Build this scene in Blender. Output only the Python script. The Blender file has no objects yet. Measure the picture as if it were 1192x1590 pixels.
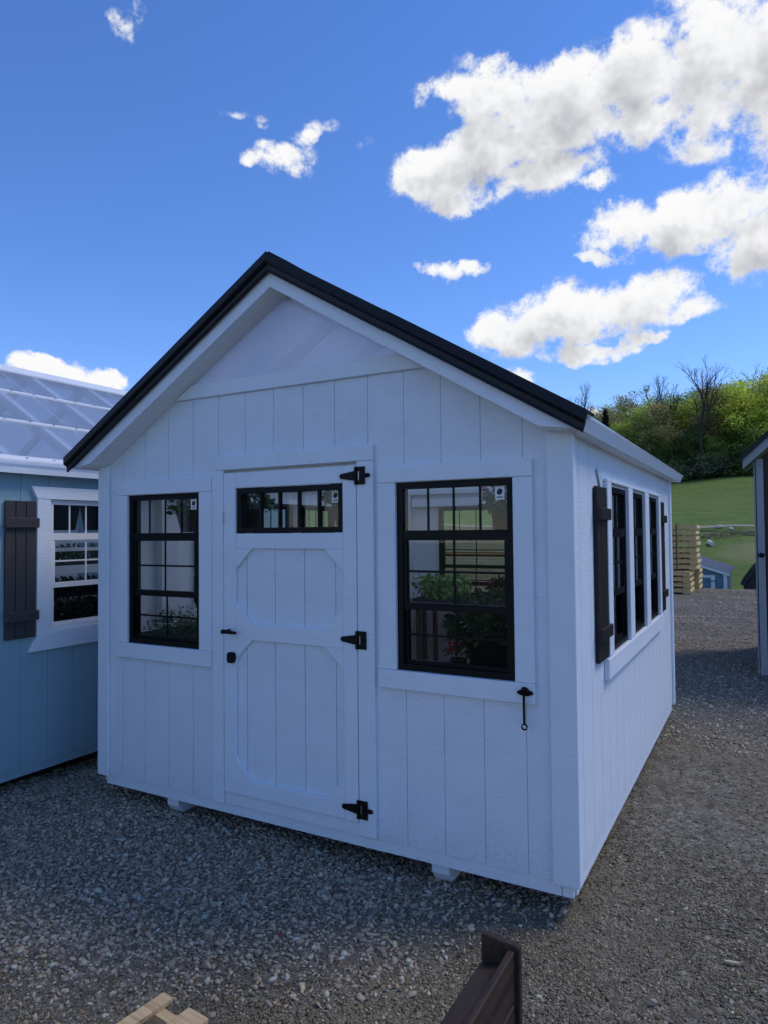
import bpy, math, random
import numpy as np
from mathutils import Vector, Matrix
random.seed(7); RNG = np.random.default_rng(11)
SC = bpy.context.scene
COL = SC.collection

# ------------------------------------------------------------------ camera
cam_d = bpy.data.cameras.new('camera'); cam = bpy.data.objects.new('camera', cam_d); COL.objects.link(cam)
cam_d.sensor_fit = 'VERTICAL'; cam_d.sensor_height = 24.0; cam_d.lens = 24.0 * 1063.18 / 1590.0
cam_d.clip_start = 0.05; cam_d.clip_end = 3000
_f = Vector((-0.48491821, 0.87409767, 0.02841806)); _r = Vector((0.87428127, 0.48532754, -0.00945748)); _u = Vector((0.02205882, -0.02025927, 0.99955138))
cam.matrix_world = Matrix(((_r.x, _u.x, -_f.x, 3.8093), (_r.y, _u.y, -_f.y, -3.0514), (_r.z, _u.z, -_f.z, 1.7115), (0, 0, 0, 1)))
SC.camera = cam

# ------------------------------------------------------------------ render settings
SC.render.engine = 'CYCLES'
SC.cycles.use_denoising = True
SC.cycles.max_bounces = 8; SC.cycles.diffuse_bounces = 5; SC.cycles.glossy_bounces = 3; SC.cycles.use_adaptive_sampling = True; SC.cycles.adaptive_threshold = 0.015; SC.cycles.transparent_max_bounces = 24; SC.cycles.caustics_reflective = False; SC.cycles.caustics_refractive = False
SC.view_settings.view_transform = 'Standard'; SC.view_settings.look = 'None'
SC.view_settings.gamma = 1.0; SC.view_settings.use_curve_mapping = False
SC.view_settings.exposure = 0.24

# ------------------------------------------------------------------ sun and sky
SUN_AZ = math.radians(50); SUN_EL = math.radians(56)      # azimuth clockwise from +Y
sdir = Vector((math.sin(SUN_AZ) * math.cos(SUN_EL), math.cos(SUN_AZ) * math.cos(SUN_EL), math.sin(SUN_EL)))
sun_d = bpy.data.lights.new('sun', 'SUN'); sun = bpy.data.objects.new('sun', sun_d); COL.objects.link(sun)
sun_d.energy = 1.5; sun_d.angle = math.radians(20); sun_d.color = (1.0, 0.93, 0.82)     # thin cloud veils the sun
sun.rotation_euler = sdir.to_track_quat('Z', 'Y').to_euler(); sun.location = (20, 20, 30)

CLOUDS = [(-0.043,0.572,0.108,0.066,-0.12,1.0),(-0.132,0.565,0.093,0.051,0.0,1.0),(-0.235,0.562,0.103,0.042,-0.05,1.0),(-0.336,0.573,0.087,0.038,-0.11,1.0),(-0.401,0.577,0.057,0.021,-0.07,0.9),(-0.037,0.503,0.09,0.048,-0.24,1.0),(0.016,0.532,0.092,0.089,-0.28,1.0),(-0.125,0.511,0.069,0.03,-0.19,0.95),(-0.254,0.526,0.114,0.031,-0.14,0.9),(-0.412,0.477,0.08,0.039,-0.06,1.0),(-0.36,0.508,0.071,0.038,0.19,1.0),(-0.278,0.476,0.089,0.028,-0.12,1.0),(-0.198,0.458,0.045,0.014,-0.29,0.9),(-0.455,0.465,0.047,0.017,0.18,0.9),(-0.403,0.447,0.045,0.016,-0.06,0.85),(-0.169,0.401,0.069,0.038,0.1,1.0),(-0.087,0.392,0.091,0.036,-0.1,1.0),(-0.017,0.402,0.064,0.038,-0.04,1.0),(0.007,0.357,0.054,0.043,-0.2,1.0),(-0.196,0.366,0.038,0.011,0.04,0.8),(-0.015,0.335,0.033,0.022,-0.18,0.9),(-0.313,0.271,0.074,0.032,0.41,1.0),(-0.236,0.295,0.101,0.039,0.15,1.0),(-0.138,0.306,0.091,0.034,0.0,1.0),(-0.078,0.287,0.046,0.022,-0.05,0.75),(-0.22,0.251,0.064,0.017,0.05,0.9),(-0.151,0.26,0.037,0.009,-0.02,0.8),(-0.414,0.36,0.043,0.016,0.03,1.0),(-0.378,0.364,0.024,0.011,0.1,0.85),(-0.645,0.506,0.054,0.022,0.38,0.85),(-0.619,0.531,0.031,0.015,0.66,0.8),(-0.673,0.499,0.037,0.015,0.06,0.55),(-0.623,0.489,0.028,0.015,0.04,0.5),(-0.602,0.541,0.028,0.01,0.29,0.4),(-0.682,0.544,0.024,0.011,0.33,0.42),(-0.731,0.549,0.03,0.01,-0.12,0.27),(-0.875,0.621,0.022,0.018,0.41,0.42),(-0.859,0.634,0.014,0.014,0.16,0.33),(-0.538,0.515,0.021,0.016,0.0,0.22),(-0.955,0.21,0.059,0.017,-0.11,1.0),(-0.912,0.204,0.044,0.017,-0.15,1.0),(-0.884,0.199,0.021,0.012,0.06,0.8),(-0.17,0.15,0.037,0.019,-0.06,1.0),(-0.2,0.158,0.034,0.012,-0.06,0.8),(-0.3,0.214,0.032,0.008,-0.48,0.7),(-0.121,0.339,0.041,0.011,-0.14,0.3)]

def build_world():
    w = bpy.data.worlds.new('World'); SC.world = w; w.use_nodes = True
    w.cycles.sampling_method = 'MANUAL'; w.cycles.sample_map_resolution = 256
    nt = w.node_tree; nt.nodes.clear()
    # cloud density as a function of (azimuth, elevation), already warped; Extra is the cover of the rest of the sky
    g = bpy.data.node_groups.new('cloud_field', 'ShaderNodeTree')
    for nm, tp in (('Vector', 'Vector'), ('Direction', 'Vector'), ('Detail', 'Float'), ('Extra', 'Float')): g.interface.new_socket(nm, in_out='INPUT', socket_type='NodeSocket' + tp)
    g.interface.new_socket('Density', in_out='OUTPUT', socket_type='NodeSocketFloat')
    def tools(tree):
        N, K = tree.nodes.new, tree.links.new
        def put(v, s):
            if isinstance(v, (int, float, tuple)): s.default_value = v
            else: K(v, s)
        def math_(op, *args):
            n = N('ShaderNodeMath'); n.operation = op
            for i, v in enumerate(args): put(v, n.inputs[i])
            return n.outputs[0]
        def vmath(op, *args, out=0):
            n = N('ShaderNodeVectorMath'); n.operation = op
            for i, v in enumerate(args): put(v, n.inputs[i])
            return n.outputs[out]
        def noise(vec, scale, detail, rough, out='Fac'):
            n = N('ShaderNodeTexNoise'); put(vec, n.inputs['Vector']); put(scale, n.inputs['Scale']); put(detail, n.inputs['Detail']); put(rough, n.inputs['Roughness']); return n.outputs[out]
        def rng(v, a, b, c, d, smooth=False):
            n = N('ShaderNodeMapRange'); put(v, n.inputs[0])
            for i, q in enumerate((a, b, c, d)): n.inputs[i + 1].default_value = q
            if smooth: n.interpolation_type = 'SMOOTHSTEP'
            return n.outputs[0]
        return N, K, math_, vmath, noise, rng
    N, K, math_, vmath, noise, rng = tools(g)
    gi = N('NodeGroupInput'); go = N('NodeGroupOutput'); field = gi.outputs['Extra']
    for a, e, ra, re, rot, wt in CLOUDS:
        ra, re = max(ra * abs(math.cos(rot)), re * abs(math.sin(rot))) * 1.3, max(re * abs(math.cos(rot)), ra * abs(math.sin(rot))) * 1.3
        gr = N('ShaderNodeTexGradient'); gr.gradient_type = 'SPHERICAL'; K(vmath('MULTIPLY_ADD', gi.outputs['Vector'], (1 / ra, 1 / re, 0), (-a / ra, -e / re, 0)), gr.inputs[0])
        field = math_('SMOOTH_MAX', field, gr.outputs['Fac'] if wt == 1 else math_('MULTIPLY', gr.outputs['Fac'], wt), 0.05)
    n1 = noise(gi.outputs['Direction'], 15.0, gi.outputs['Detail'], 0.68)
    wk = rng(field, .06, .26, 0, 1)
    K(math_('MULTIPLY_ADD', math_('MULTIPLY_ADD', n1, 3.4, -1.70), wk, math_('MULTIPLY_ADD', field, 1.35, -0.22)), go.inputs[0])
    # world tree
    N, K, math_, vmath, noise, rng = tools(nt)
    tc = N('ShaderNodeTexCoord'); d = vmath('NORMALIZE', tc.outputs['Generated'])
    sx = N('ShaderNodeSeparateXYZ'); K(d, sx.inputs[0])
    cb = N('ShaderNodeCombineXYZ'); K(math_('ARCTAN2', sx.outputs[0], sx.outputs[1]), cb.inputs[0]); K(math_('ARCSINE', sx.outputs[2]), cb.inputs[1])
    warp = vmath('MULTIPLY', vmath('SUBTRACT', noise(d, 13.0, 4, .6, 'Color'), (.5, .5, .5)), (.085, .065, 0))
    p = vmath('ADD', cb.outputs[0], warp)
    # the same fair-weather cumulus goes on over the rest of the sky
    far = rng(vmath('DOT_PRODUCT', d, (-0.46, 0.83, 0.32), out='Value'), .74, .55, 0, 1)
    extra = math_('MULTIPLY', math_('MULTIPLY', rng(noise(d, 2.3, 2, .5), .60, .76, 0, .8), far), rng(sx.outputs[2], 0, .06, 0, 1))
    g1 = N('ShaderNodeGroup'); g1.node_tree = g; K(p, g1.inputs[0]); K(d, g1.inputs[1]); g1.inputs[2].default_value = 7.0; K(extra, g1.inputs[3])
    # a second look, a little towards the sun, tells how much cloud stands between
    g2 = N('ShaderNodeGroup'); g2.node_tree = g; K(vmath('ADD', p, (0.012, 0.032, 0)), g2.inputs[0]); K(vmath('ADD', d, (0.014, -0.006, 0.028)), g2.inputs[1]); g2.inputs[2].default_value = 3.5; K(extra, g2.inputs[3])
    al = rng(g1.outputs[0], -.10, .55, 0, 1, True)
    sh = math_('MULTIPLY_ADD', g2.outputs[0], 0.50, math_('MULTIPLY', g1.outputs[0], 0.12))
    cr = N('ShaderNodeValToRGB'); K(sh, cr.inputs[0])
    e = cr.color_ramp.elements; e[0].position = 0.0; e[0].color = (1.0, 1.0, 1.0, 1); e[1].position = 0.85; e[1].color = (.52, .53, .57, 1)
    m_ = e.new(0.22); m_.color = (.93, .94, .96, 1); m_ = e.new(0.50); m_.color = (.74, .75, .78, 1)
    sky = N('ShaderNodeTexSky'); sky.sky_type = 'NISHITA'; sky.sun_disc = False; sky.sun_elevation = SUN_EL; sky.sun_rotation = SUN_AZ
    sky.air_density = 1.0; sky.dust_density = 0.0; sky.ozone_density = 3.0; sky.altitude = 300
    hs = N('ShaderNodeHueSaturation'); hs.inputs['Saturation'].default_value = 1.13; tn = N('ShaderNodeMix'); tn.data_type = 'RGBA'; tn.blend_type = 'MULTIPLY'; tn.inputs[0].default_value = 1.0; tn.inputs[7].default_value = (.93, .955, 1.18, 1); K(sky.outputs[0], tn.inputs[6]); K(tn.outputs[2], hs.inputs['Color'])
    b1 = N('ShaderNodeBackground'); K(hs.outputs[0], b1.inputs[0]); b1.inputs[1].default_value = SKY_STRENGTH
    b2 = N('ShaderNodeBackground'); K(cr.outputs[0], b2.inputs[0]); b2.inputs[1].default_value = CLOUD_STRENGTH
    mx = N('ShaderNodeMixShader'); K(al, mx.inputs[0]); K(b1.outputs[0], mx.inputs[1]); K(b2.outputs[0], mx.inputs[2])
    ow = N('ShaderNodeOutputWorld'); K(mx.outputs[0], ow.inputs[0])
SKY_STRENGTH = 0.138; CLOUD_STRENGTH = 0.82
build_world()

# ------------------------------------------------------------------ helpers
def tag(o, label=None, cat=None, group=None, kind=None):
    if label: o['label'] = label
    if cat: o['category'] = cat
    if group: o['group'] = group
    if kind: o['kind'] = kind
    return o
def empty(name, loc=(0, 0, 0), rz=0.0):
    o = bpy.data.objects.new(name, None); COL.objects.link(o); o.location = loc; o.rotation_euler = (0, 0, rz); o.empty_display_size = .2
    return o
IDENT = lambda u, w, z: (u, w, z)
class MB:
    """collects polygons; T maps wall coordinates (u along, w outward, z up) to the thing's own"""
    def __init__(s, T=IDENT, flip=False): s.v = []; s.f = []; s.T = T; s.flip = flip; s.c = []
    def poly(s, pts, faces):
        b = len(s.v); s.v += [s.T(*p) for p in pts]
        for f in faces: s.f.append(tuple(b + i for i in (f[::-1] if s.flip else f)))
        return s
    def box(s, u0, u1, w0, w1, z0, z1):
        return s.poly([(u0, w0, z0), (u1, w0, z0), (u1, w1, z0), (u0, w1, z0), (u0, w0, z1), (u1, w0, z1), (u1, w1, z1), (u0, w1, z1)],
                      [(0, 3, 2, 1), (4, 5, 6, 7), (0, 1, 5, 4), (1, 2, 6, 5), (2, 3, 7, 6), (3, 0, 4, 7)])
    def prism(s, uz, w0, w1):
        """polygon in (u, z), counter-clockwise as seen with +w towards the viewer's back, extruded along w"""
        n = len(uz)
        pts = [(u, w0, z) for u, z in uz] + [(u, w1, z) for u, z in uz]
        fs = [tuple(range(n)), tuple(range(2 * n - 1, n - 1, -1))] + [(i + n, (i + 1) % n + n, (i + 1) % n, i) for i in range(n)]
        return s.poly(pts, fs)
    def extr(s, prof, p0, p1):
        """profile (list of 2-vectors given as functions of the end point) swept from p0 to p1"""
        n = len(prof)
        pts = [(p0[0] + a[0], p0[1] + a[1], p0[2] + a[2]) for a in prof] + [(p1[0] + a[0], p1[1] + a[1], p1[2] + a[2]) for a in prof]
        return s.poly(pts, [tuple(range(n)), tuple(range(2 * n - 1, n - 1, -1))] + [(i + n, (i + 1) % n + n, (i + 1) % n, i) for i in range(n)])
    def tube(s, pts, rad, n=8, caps=True):
        pts = [Vector(p) for p in pts]; rad = rad if isinstance(rad, (list, tuple)) else [rad] * len(pts)
        b = len(s.v); rings = []
        for i, p in enumerate(pts):
            d = (pts[min(i + 1, len(pts) - 1)] - pts[max(i - 1, 0)]).normalized()
            a = d.cross(Vector((0, 0, 1)) if abs(d.z) < .9 else Vector((1, 0, 0))).normalized(); c = d.cross(a)
            for k in range(n):
                t = 2 * math.pi * k / n; q = p + (a * math.cos(t) + c * math.sin(t)) * rad[i]; s.v.append(s.T(*q))
        for i in range(len(pts) - 1):
            for k in range(n):
                f = (b + i * n + k, b + i * n + (k + 1) % n, b + (i + 1) * n + (k + 1) % n, b + (i + 1) * n + k)
                s.f.append(f[::-1] if s.flip else f)
        if caps:
            s.f.append(tuple(b + k for k in range(n))[::-1]); s.f.append(tuple(b + (len(pts) - 1) * n + k for k in range(n)))
        return s
    def lathe(s, prof, c=(0, 0), n=16):
        b = len(s.v)
        for r, z in prof:
            for k in range(n):
                t = 2 * math.pi * k / n; s.v.append(s.T(c[0] + r * math.cos(t), c[1] + r * math.sin(t), z))
        for i in range(len(prof) - 1):
            for k in range(n): s.f.append((b + i * n + k, b + i * n + (k + 1) % n, b + (i + 1) * n + (k + 1) % n, b + (i + 1) * n + k))
        return s
    def mesh(s, name, mat, smooth=False):
        me = bpy.data.meshes.new(name); me.from_pydata(s.v, [], s.f); me.update()
        if mat: me.materials.append(mat)
        if smooth: me.shade_smooth()
        return me
    def build(s, name, mat, parent=None, bevel=0.0, smooth=False):
        o = bpy.data.objects.new(name, s.mesh(name, mat, smooth)); COL.objects.link(o); o.parent = parent
        if bevel:
            m = o.modifiers.new('bevel', 'BEVEL'); m.width = bevel; m.segments = 1; m.limit_method = 'ANGLE'
        return o
def np_mesh(name, V, F, mat, col=None, smooth=False):
    """V (n,3), F (m,k) all the same k; col (n,3) stored as the colour attribute 'Col'"""
    me = bpy.data.meshes.new(name); n, m, k = len(V), len(F), F.shape[1]
    me.vertices.add(n); me.vertices.foreach_set('co', np.ascontiguousarray(V, dtype=np.float32).ravel())
    me.loops.add(m * k); me.loops.foreach_set('vertex_index', np.ascontiguousarray(F, dtype=np.int32).ravel())
    me.polygons.add(m); me.polygons.foreach_set('loop_start', np.arange(0, m * k, k, dtype=np.int32))
    if smooth: me.polygons.foreach_set('use_smooth', np.ones(m, dtype=bool))
    if col is not None:
        a = me.color_attributes.new('Col', 'FLOAT_COLOR', 'POINT')
        a.data.foreach_set('color', np.concatenate([col, np.ones((n, 1))], 1).astype(np.float32).ravel())
    me.update(); me.validate()
    if mat: me.materials.append(mat)
    return me
def link(name, me, parent=None, loc=(0, 0, 0), rot=(0, 0, 0), scale=(1, 1, 1)):
    o = bpy.data.objects.new(name, me); COL.objects.link(o); o.parent = parent; o.location = loc; o.rotation_euler = rot; o.scale = scale
    return o
def copy_tree(o, parent=None):
    c = o.copy(); COL.objects.link(c); c.parent = parent
    for ch in list(o.children): copy_tree(ch, c)
    return c

# ------------------------------------------------------------------ materials
class NT:
    def __init__(s, name):
        s.m = bpy.data.materials.new(name); s.m.use_nodes = True; s.t = s.m.node_tree; s.t.nodes.clear()
        s.out = s.n('ShaderNodeOutputMaterial')
    def n(s, t, **kw):
        x = s.t.nodes.new(t)
        for k, v in kw.items():
            if k in x.inputs: s.set(x.inputs[k], v)
            else: setattr(x, k, v)
        return x
    def set(s, sock, v):
        if isinstance(v, bpy.types.NodeSocket): s.t.links.new(v, sock)
        else: sock.default_value = v
    def math(s, op, a, b=None, c=None):
        x = s.n('ShaderNodeMath', operation=op)
        for i, v in enumerate((a, b, c)):
            if v is not None: s.set(x.inputs[i], v)
        return x.outputs[0]
    def coord(s, scale=(1, 1, 1), which='Object', rot=(0, 0, 0)):
        tc = s.n('ShaderNodeTexCoord'); mp = s.n('ShaderNodeMapping'); s.set(mp.inputs['Vector'], tc.outputs[which]); mp.inputs['Scale'].default_value = scale; mp.inputs['Rotation'].default_value = rot
        return mp.outputs[0]
    def noise(s, vec, scale=1.0, detail=4, rough=.55, dist=0.0, out='Fac'):
        x = s.n('ShaderNodeTexNoise', Vector=vec, Scale=scale, Detail=detail, Roughness=rough, Distortion=dist); return x.outputs[out]
    def ramp(s, fac, stops):
        x = s.n('ShaderNodeValToRGB'); s.set(x.inputs[0], fac); e = x.color_ramp.elements
        while len(e) < len(stops): e.new(.5)
        for el, (p, c) in zip(e, stops): el.position = p; el.color = (*c, 1) if len(c) == 3 else c
        return x.outputs[0]
    def mix(s, fac, a, b, mode='MIX'):
        x = s.n('ShaderNodeMix', data_type='RGBA', blend_type=mode); s.set(x.inputs[0], fac); s.set(x.inputs[6], a); s.set(x.inputs[7], b); return x.outputs[2]
    def bump(s, h, strength=.5, dist=.002, normal=None):
        x = s.n('ShaderNodeBump', Strength=strength, Distance=dist, Height=h)
        if normal is not None: s.set(x.inputs['Normal'], normal)
        return x.outputs[0]
    def pbr(s, color, rough=.6, normal=None, metallic=0.0, spec=.5):
        x = s.n('ShaderNodeBsdfPrincipled'); s.set(x.inputs['Base Color'], color); s.set(x.inputs['Roughness'], rough); s.set(x.inputs['Metallic'], metallic)
        s.set(x.inputs['Specular IOR Level'], spec)
        if normal is not None: s.set(x.inputs['Normal'], normal)
        return x.outputs[0]
    def done(s, sh): s.t.links.new(sh, s.out.inputs[0]); return s.m
c4 = lambda c: (*c, 1.0)
def painted(name, col, ripple=.7, rough=.55, dirt=.3, dist=.008):
    """rough-sawn engineered siding under paint: short cross ripples in patches, faint vertical grain"""
    t = NT(name); g = t.coord()
    r1 = t.noise(t.coord((16, 16, 85)), 1, 4, .65, 1.2); r2 = t.noise(t.coord((140, 140, 9)), 1, 3, .6, .3); patch = t.noise(g, 5.5, 3, .5)
    pm = t.math('MULTIPLY', t.math('SUBTRACT', r1, .5), t.n('ShaderNodeMapRange', **{'Value': patch, 'From Min': .4, 'From Max': .62, 'To Min': .55, 'To Max': 1.1}).outputs[0])
    h = t.math('ADD', pm, t.math('MULTIPLY', r2, .35))
    nrm = t.bump(h, ripple, dist)
    v = t.noise(g, 2.2, 5, .6)
    c = t.mix(t.math('MULTIPLY', t.math('SUBTRACT', v, .35), .25), c4(col), c4(tuple(x * .86 for x in col)))
    sx = t.n('ShaderNodeSeparateXYZ'); t.set(sx.inputs[0], t.n('ShaderNodeTexCoord').outputs['Object'])
    low = t.n('ShaderNodeMapRange', **{'Value': sx.outputs[2], 'From Min': .12, 'From Max': .36, 'To Min': 1.0, 'To Max': 0.0}).outputs[0]
    spl = t.math('MULTIPLY', t.math('MULTIPLY', low, t.n('ShaderNodeMapRange', **{'Value': t.noise(g, 60, 3, .7), 'From Min': .45, 'From Max': .75}).outputs[0]), dirt)   # splashed-up grit
    c = t.mix(spl, c, (.16, .14, .12, 1))
    return t.done(t.pbr(c, rough, nrm, spec=.35))
def plain(name, col, rough=.5, var=.15, bscale=0, bstr=.3, metallic=0.0, spec=.5, bdist=.002, nscale=6):
    t = NT(name); g = t.coord(); v = t.noise(g, nscale, 5, .6)
    c = t.mix(v, c4(tuple(x * (1 - var) for x in col)), c4(tuple(x * (1 + var) for x in col)))
    nrm = t.bump(t.noise(g, bscale, 4, .6), bstr, bdist) if bscale else None
    return t.done(t.pbr(c, t.math('MULTIPLY_ADD', v, .2, rough - .1), nrm, metallic, spec))
def wood(name, col, dark, scale=(3, 40, 40), rough=.75, bstr=.4):
    t = NT(name); oi = t.n('ShaderNodeObjectInfo'); g = t.coord(scale)
    a = t.n('ShaderNodeVectorMath', operation='ADD'); t.set(a.inputs[0], g); t.set(a.inputs[1], t.math('MULTIPLY', oi.outputs['Random'], 40.0))
    v = t.noise(a.outputs[0], 1, 5, .65, .6); k = t.noise(t.coord((5, 14, 14)), 1, 2, .5)
    c = t.ramp(v, [(.3, dark), (.55, col), (.8, tuple(min(1, x * 1.15) for x in col))])
    c = t.mix(t.n('ShaderNodeMapRange', **{'Value': k, 'From Min': .68, 'From Max': .76}).outputs[0], c, c4(tuple(x * .5 for x in dark)))
    return t.done(t.pbr(c, rough, t.bump(v, bstr, .003), spec=.3))
def vcol(name, rough=.8, trans=0.0, mul=1.0, spec=.3, var=0.0):
    t = NT(name); a = t.n('ShaderNodeAttribute', attribute_name='Col'); c = a.outputs['Color']
    if var:
        oi = t.n('ShaderNodeObjectInfo'); hs = t.n('ShaderNodeHueSaturation', Color=c)
        t.set(hs.inputs['Value'], t.math('MULTIPLY_ADD', oi.outputs['Random'], var, 1 - var / 2)); c = hs.outputs[0]
    sh = t.pbr(c, rough, spec=spec)
    if trans:
        tr = t.n('ShaderNodeBsdfTranslucent'); t.set(tr.inputs[0], c); mx = t.n('ShaderNodeMixShader'); mx.inputs[0].default_value = trans
        t.t.links.new(sh, mx.inputs[1]); t.t.links.new(tr.outputs[0], mx.inputs[2]); sh = mx.outputs[0]
    return t.done(sh)
def glass_mat(name, tint=(.93, .96, .97), refl=1.0):
    t = NT(name); tr = t.n('ShaderNodeBsdfTransparent'); tr.inputs[0].default_value = c4(tint)
    gl = t.n('ShaderNodeBsdfGlossy'); gl.inputs['Roughness'].default_value = .02
    fr = t.n('ShaderNodeFresnel'); fr.inputs['IOR'].default_value = 1.5
    ge = t.n('ShaderNodeNewGeometry'); fac = t.math('MULTIPLY', t.math('MULTIPLY', fr.outputs[0], refl), t.math('SUBTRACT', 1.0, ge.outputs['Backfacing']))     # the skin facing the ray mirrors, the far skin lets it out
    mx = t.n('ShaderNodeMixShader'); t.set(mx.inputs[0], fac); t.t.links.new(tr.outputs[0], mx.inputs[1]); t.t.links.new(gl.outputs[0], mx.inputs[2])
    return t.done(mx.outputs[0])
def poly_mat(name, clear=.3, axis_scale=(240, 0, 0), tint=(.9, .93, .97), gloss=.12, streak=0.0):
    """twin-wall polycarbonate: part clear, part milky, ribbed, a glossy skin"""
    t = NT(name); tr = t.n('ShaderNodeBsdfTransparent'); tr.inputs[0].default_value = c4(tint)
    tl = t.n('ShaderNodeBsdfTranslucent'); tl.inputs[0].default_value = c4(tint); df = t.n('ShaderNodeBsdfDiffuse'); df.inputs[0].default_value = c4(tuple(x * .8 for x in tint))
    gl = t.n('ShaderNodeBsdfGlossy'); gl.inputs['Roughness'].default_value = .12; gl.inputs[0].default_value = (1, 1, 1, 1)
    wv = t.n('ShaderNodeTexWave', Vector=t.coord(axis_scale), Scale=1.0); wv.bands_direction = 'DIAGONAL'
    nrm = t.bump(wv.outputs['Fac'], .25, .002); t.set(gl.inputs['Normal'], nrm)
    m1 = t.n('ShaderNodeMixShader'); m1.inputs[0].default_value = .22; t.t.links.new(tl.outputs[0], m1.inputs[1]); t.t.links.new(df.outputs[0], m1.inputs[2])
    m2 = t.n('ShaderNodeMixShader'); t.set(m2.inputs[0], t.math('MULTIPLY_ADD', wv.outputs['Fac'], .12, 1 - clear - .06)); t.t.links.new(tr.outputs[0], m2.inputs[1]); t.t.links.new(m1.outputs[0], m2.inputs[2])
    lw = t.n('ShaderNodeFresnel'); lw.inputs['IOR'].default_value = 1.45
    m3 = t.n('ShaderNodeMixShader'); ge = t.n('ShaderNodeNewGeometry'); t.set(m3.inputs[0], t.math('MULTIPLY', t.math('ADD', lw.outputs[0], gloss), t.math('SUBTRACT', 1.0, ge.outputs['Backfacing']))); t.t.links.new(m2.outputs[0], m3.inputs[1]); t.t.links.new(gl.outputs[0], m3.inputs[2])
    return t.done(m3.outputs[0])
WHITE = painted('white_siding_paint', (.73, .79, .855))
TRIMW = painted('white_trim_paint', (.745, .805, .865), ripple=.7, dist=.006, dirt=.1)
SOFFIT = plain('white_soffit_paint', (.78, .78, .77), .6, .04)
INNER = plain('white_interior_paint', (.74, .74, .72), .6, .05)
BLUE = painted('blue_grey_siding_paint', (.27, .42, .475), ripple=.4)
BLACKV = plain('black_vinyl', (.004, .004, .0045), .45, .1, spec=.18)
BLACKM = plain('black_sheet_metal', (.006, .006, .008), .42, .1, metallic=0.0, spec=.3)
IRON = plain('black_iron', (.004, .004, .0045), .5, .2, spec=.2, bscale=180, bstr=.3, bdist=.0005)
WHITEV = plain('white_vinyl', (.80, .80, .80), .35, .03)
SHUTB = wood('black_brown_stained_wood', (.022, .018, .016), (.010, .008, .007), (50, 50, 3), .5, .5)
SHUTG = plain('charcoal_stained_wood', (.045, .042, .044), .6, .2, bscale=90, bstr=.3)
GLASS = glass_mat('window_glass'); SCREEN = glass_mat('insect_screen_and_glass', (.90, .91, .92), .5); DSCREEN = glass_mat('dark_insect_screen', (.52, .53, .54), .35)
POLYG = poly_mat('gable_polycarbonate', .30, (150, 0, 0), gloss=.0)
POLYR = poly_mat('roof_polycarbonate', .46, (0, 150, 0), (.90, .94, 1.0), .0)
RAWWOOD = wood('raw_pine', (.58, .42, .23), (.38, .24, .12)); PALEWOOD = wood('fresh_sawn_pine', (.64, .45, .20), (.48, .30, .11))
BROWNW = wood('dark_brown_stained_planks', (.050, .030, .022), (.024, .014, .011), (60, 3, 60), .5, .5)
FLOORW = wood('plywood_floor', (.40, .30, .19), (.28, .19, .11))
POT = plain('black_nursery_plastic', (.012, .012, .012), .45, .2); TERRA = plain('grey_plastic_tray', (.03, .03, .03), .5, .1)
LEAF = vcol('plant_leaf', .55, .25, spec=.4)
STEEL = plain('galvanised_steel', (.45, .46, .47), .35, .1, metallic=.9)
PAPER = plain('white_paper_sticker', (.78, .78, .76), .6, .02); INK = plain('black_print', (.02, .02, .022), .6, .05)

# ------------------------------------------------------------------ terrain
def hill_z(x, y):
    ys = [-400, -22, 19.2, 24, 27, 32, 40, 62, 110, 140, 200, 400, 900]
    zs = [-6, -.4, -.06, -1.4, -2.1, -2.2, -1.5, 1.95, 8.9, 16, 31, 55, 80]
    z = np.interp(y, ys, zs)
    und = .35 * np.sin(x * .09 + 1.3) * np.cos(y * .06) + .2 * np.sin(x * .21 + y * .13)
    return z + und * np.clip((y - 24) / 30, 0, 1) + .03 * np.clip(x + 5, -200, 200) * np.clip((y - 110) / 60, 0, 1)
def grid(xs, ys, zf):
    X, Y = np.meshgrid(xs, ys); V = np.stack([X, Y, zf(X, Y)], -1).reshape(-1, 3); nx, ny = len(xs), len(ys)
    i = np.arange(nx * ny).reshape(ny, nx); F = np.stack([i[:-1, :-1], i[:-1, 1:], i[1:, 1:], i[1:, :-1]], -1).reshape(-1, 4)
    return V, F
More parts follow.
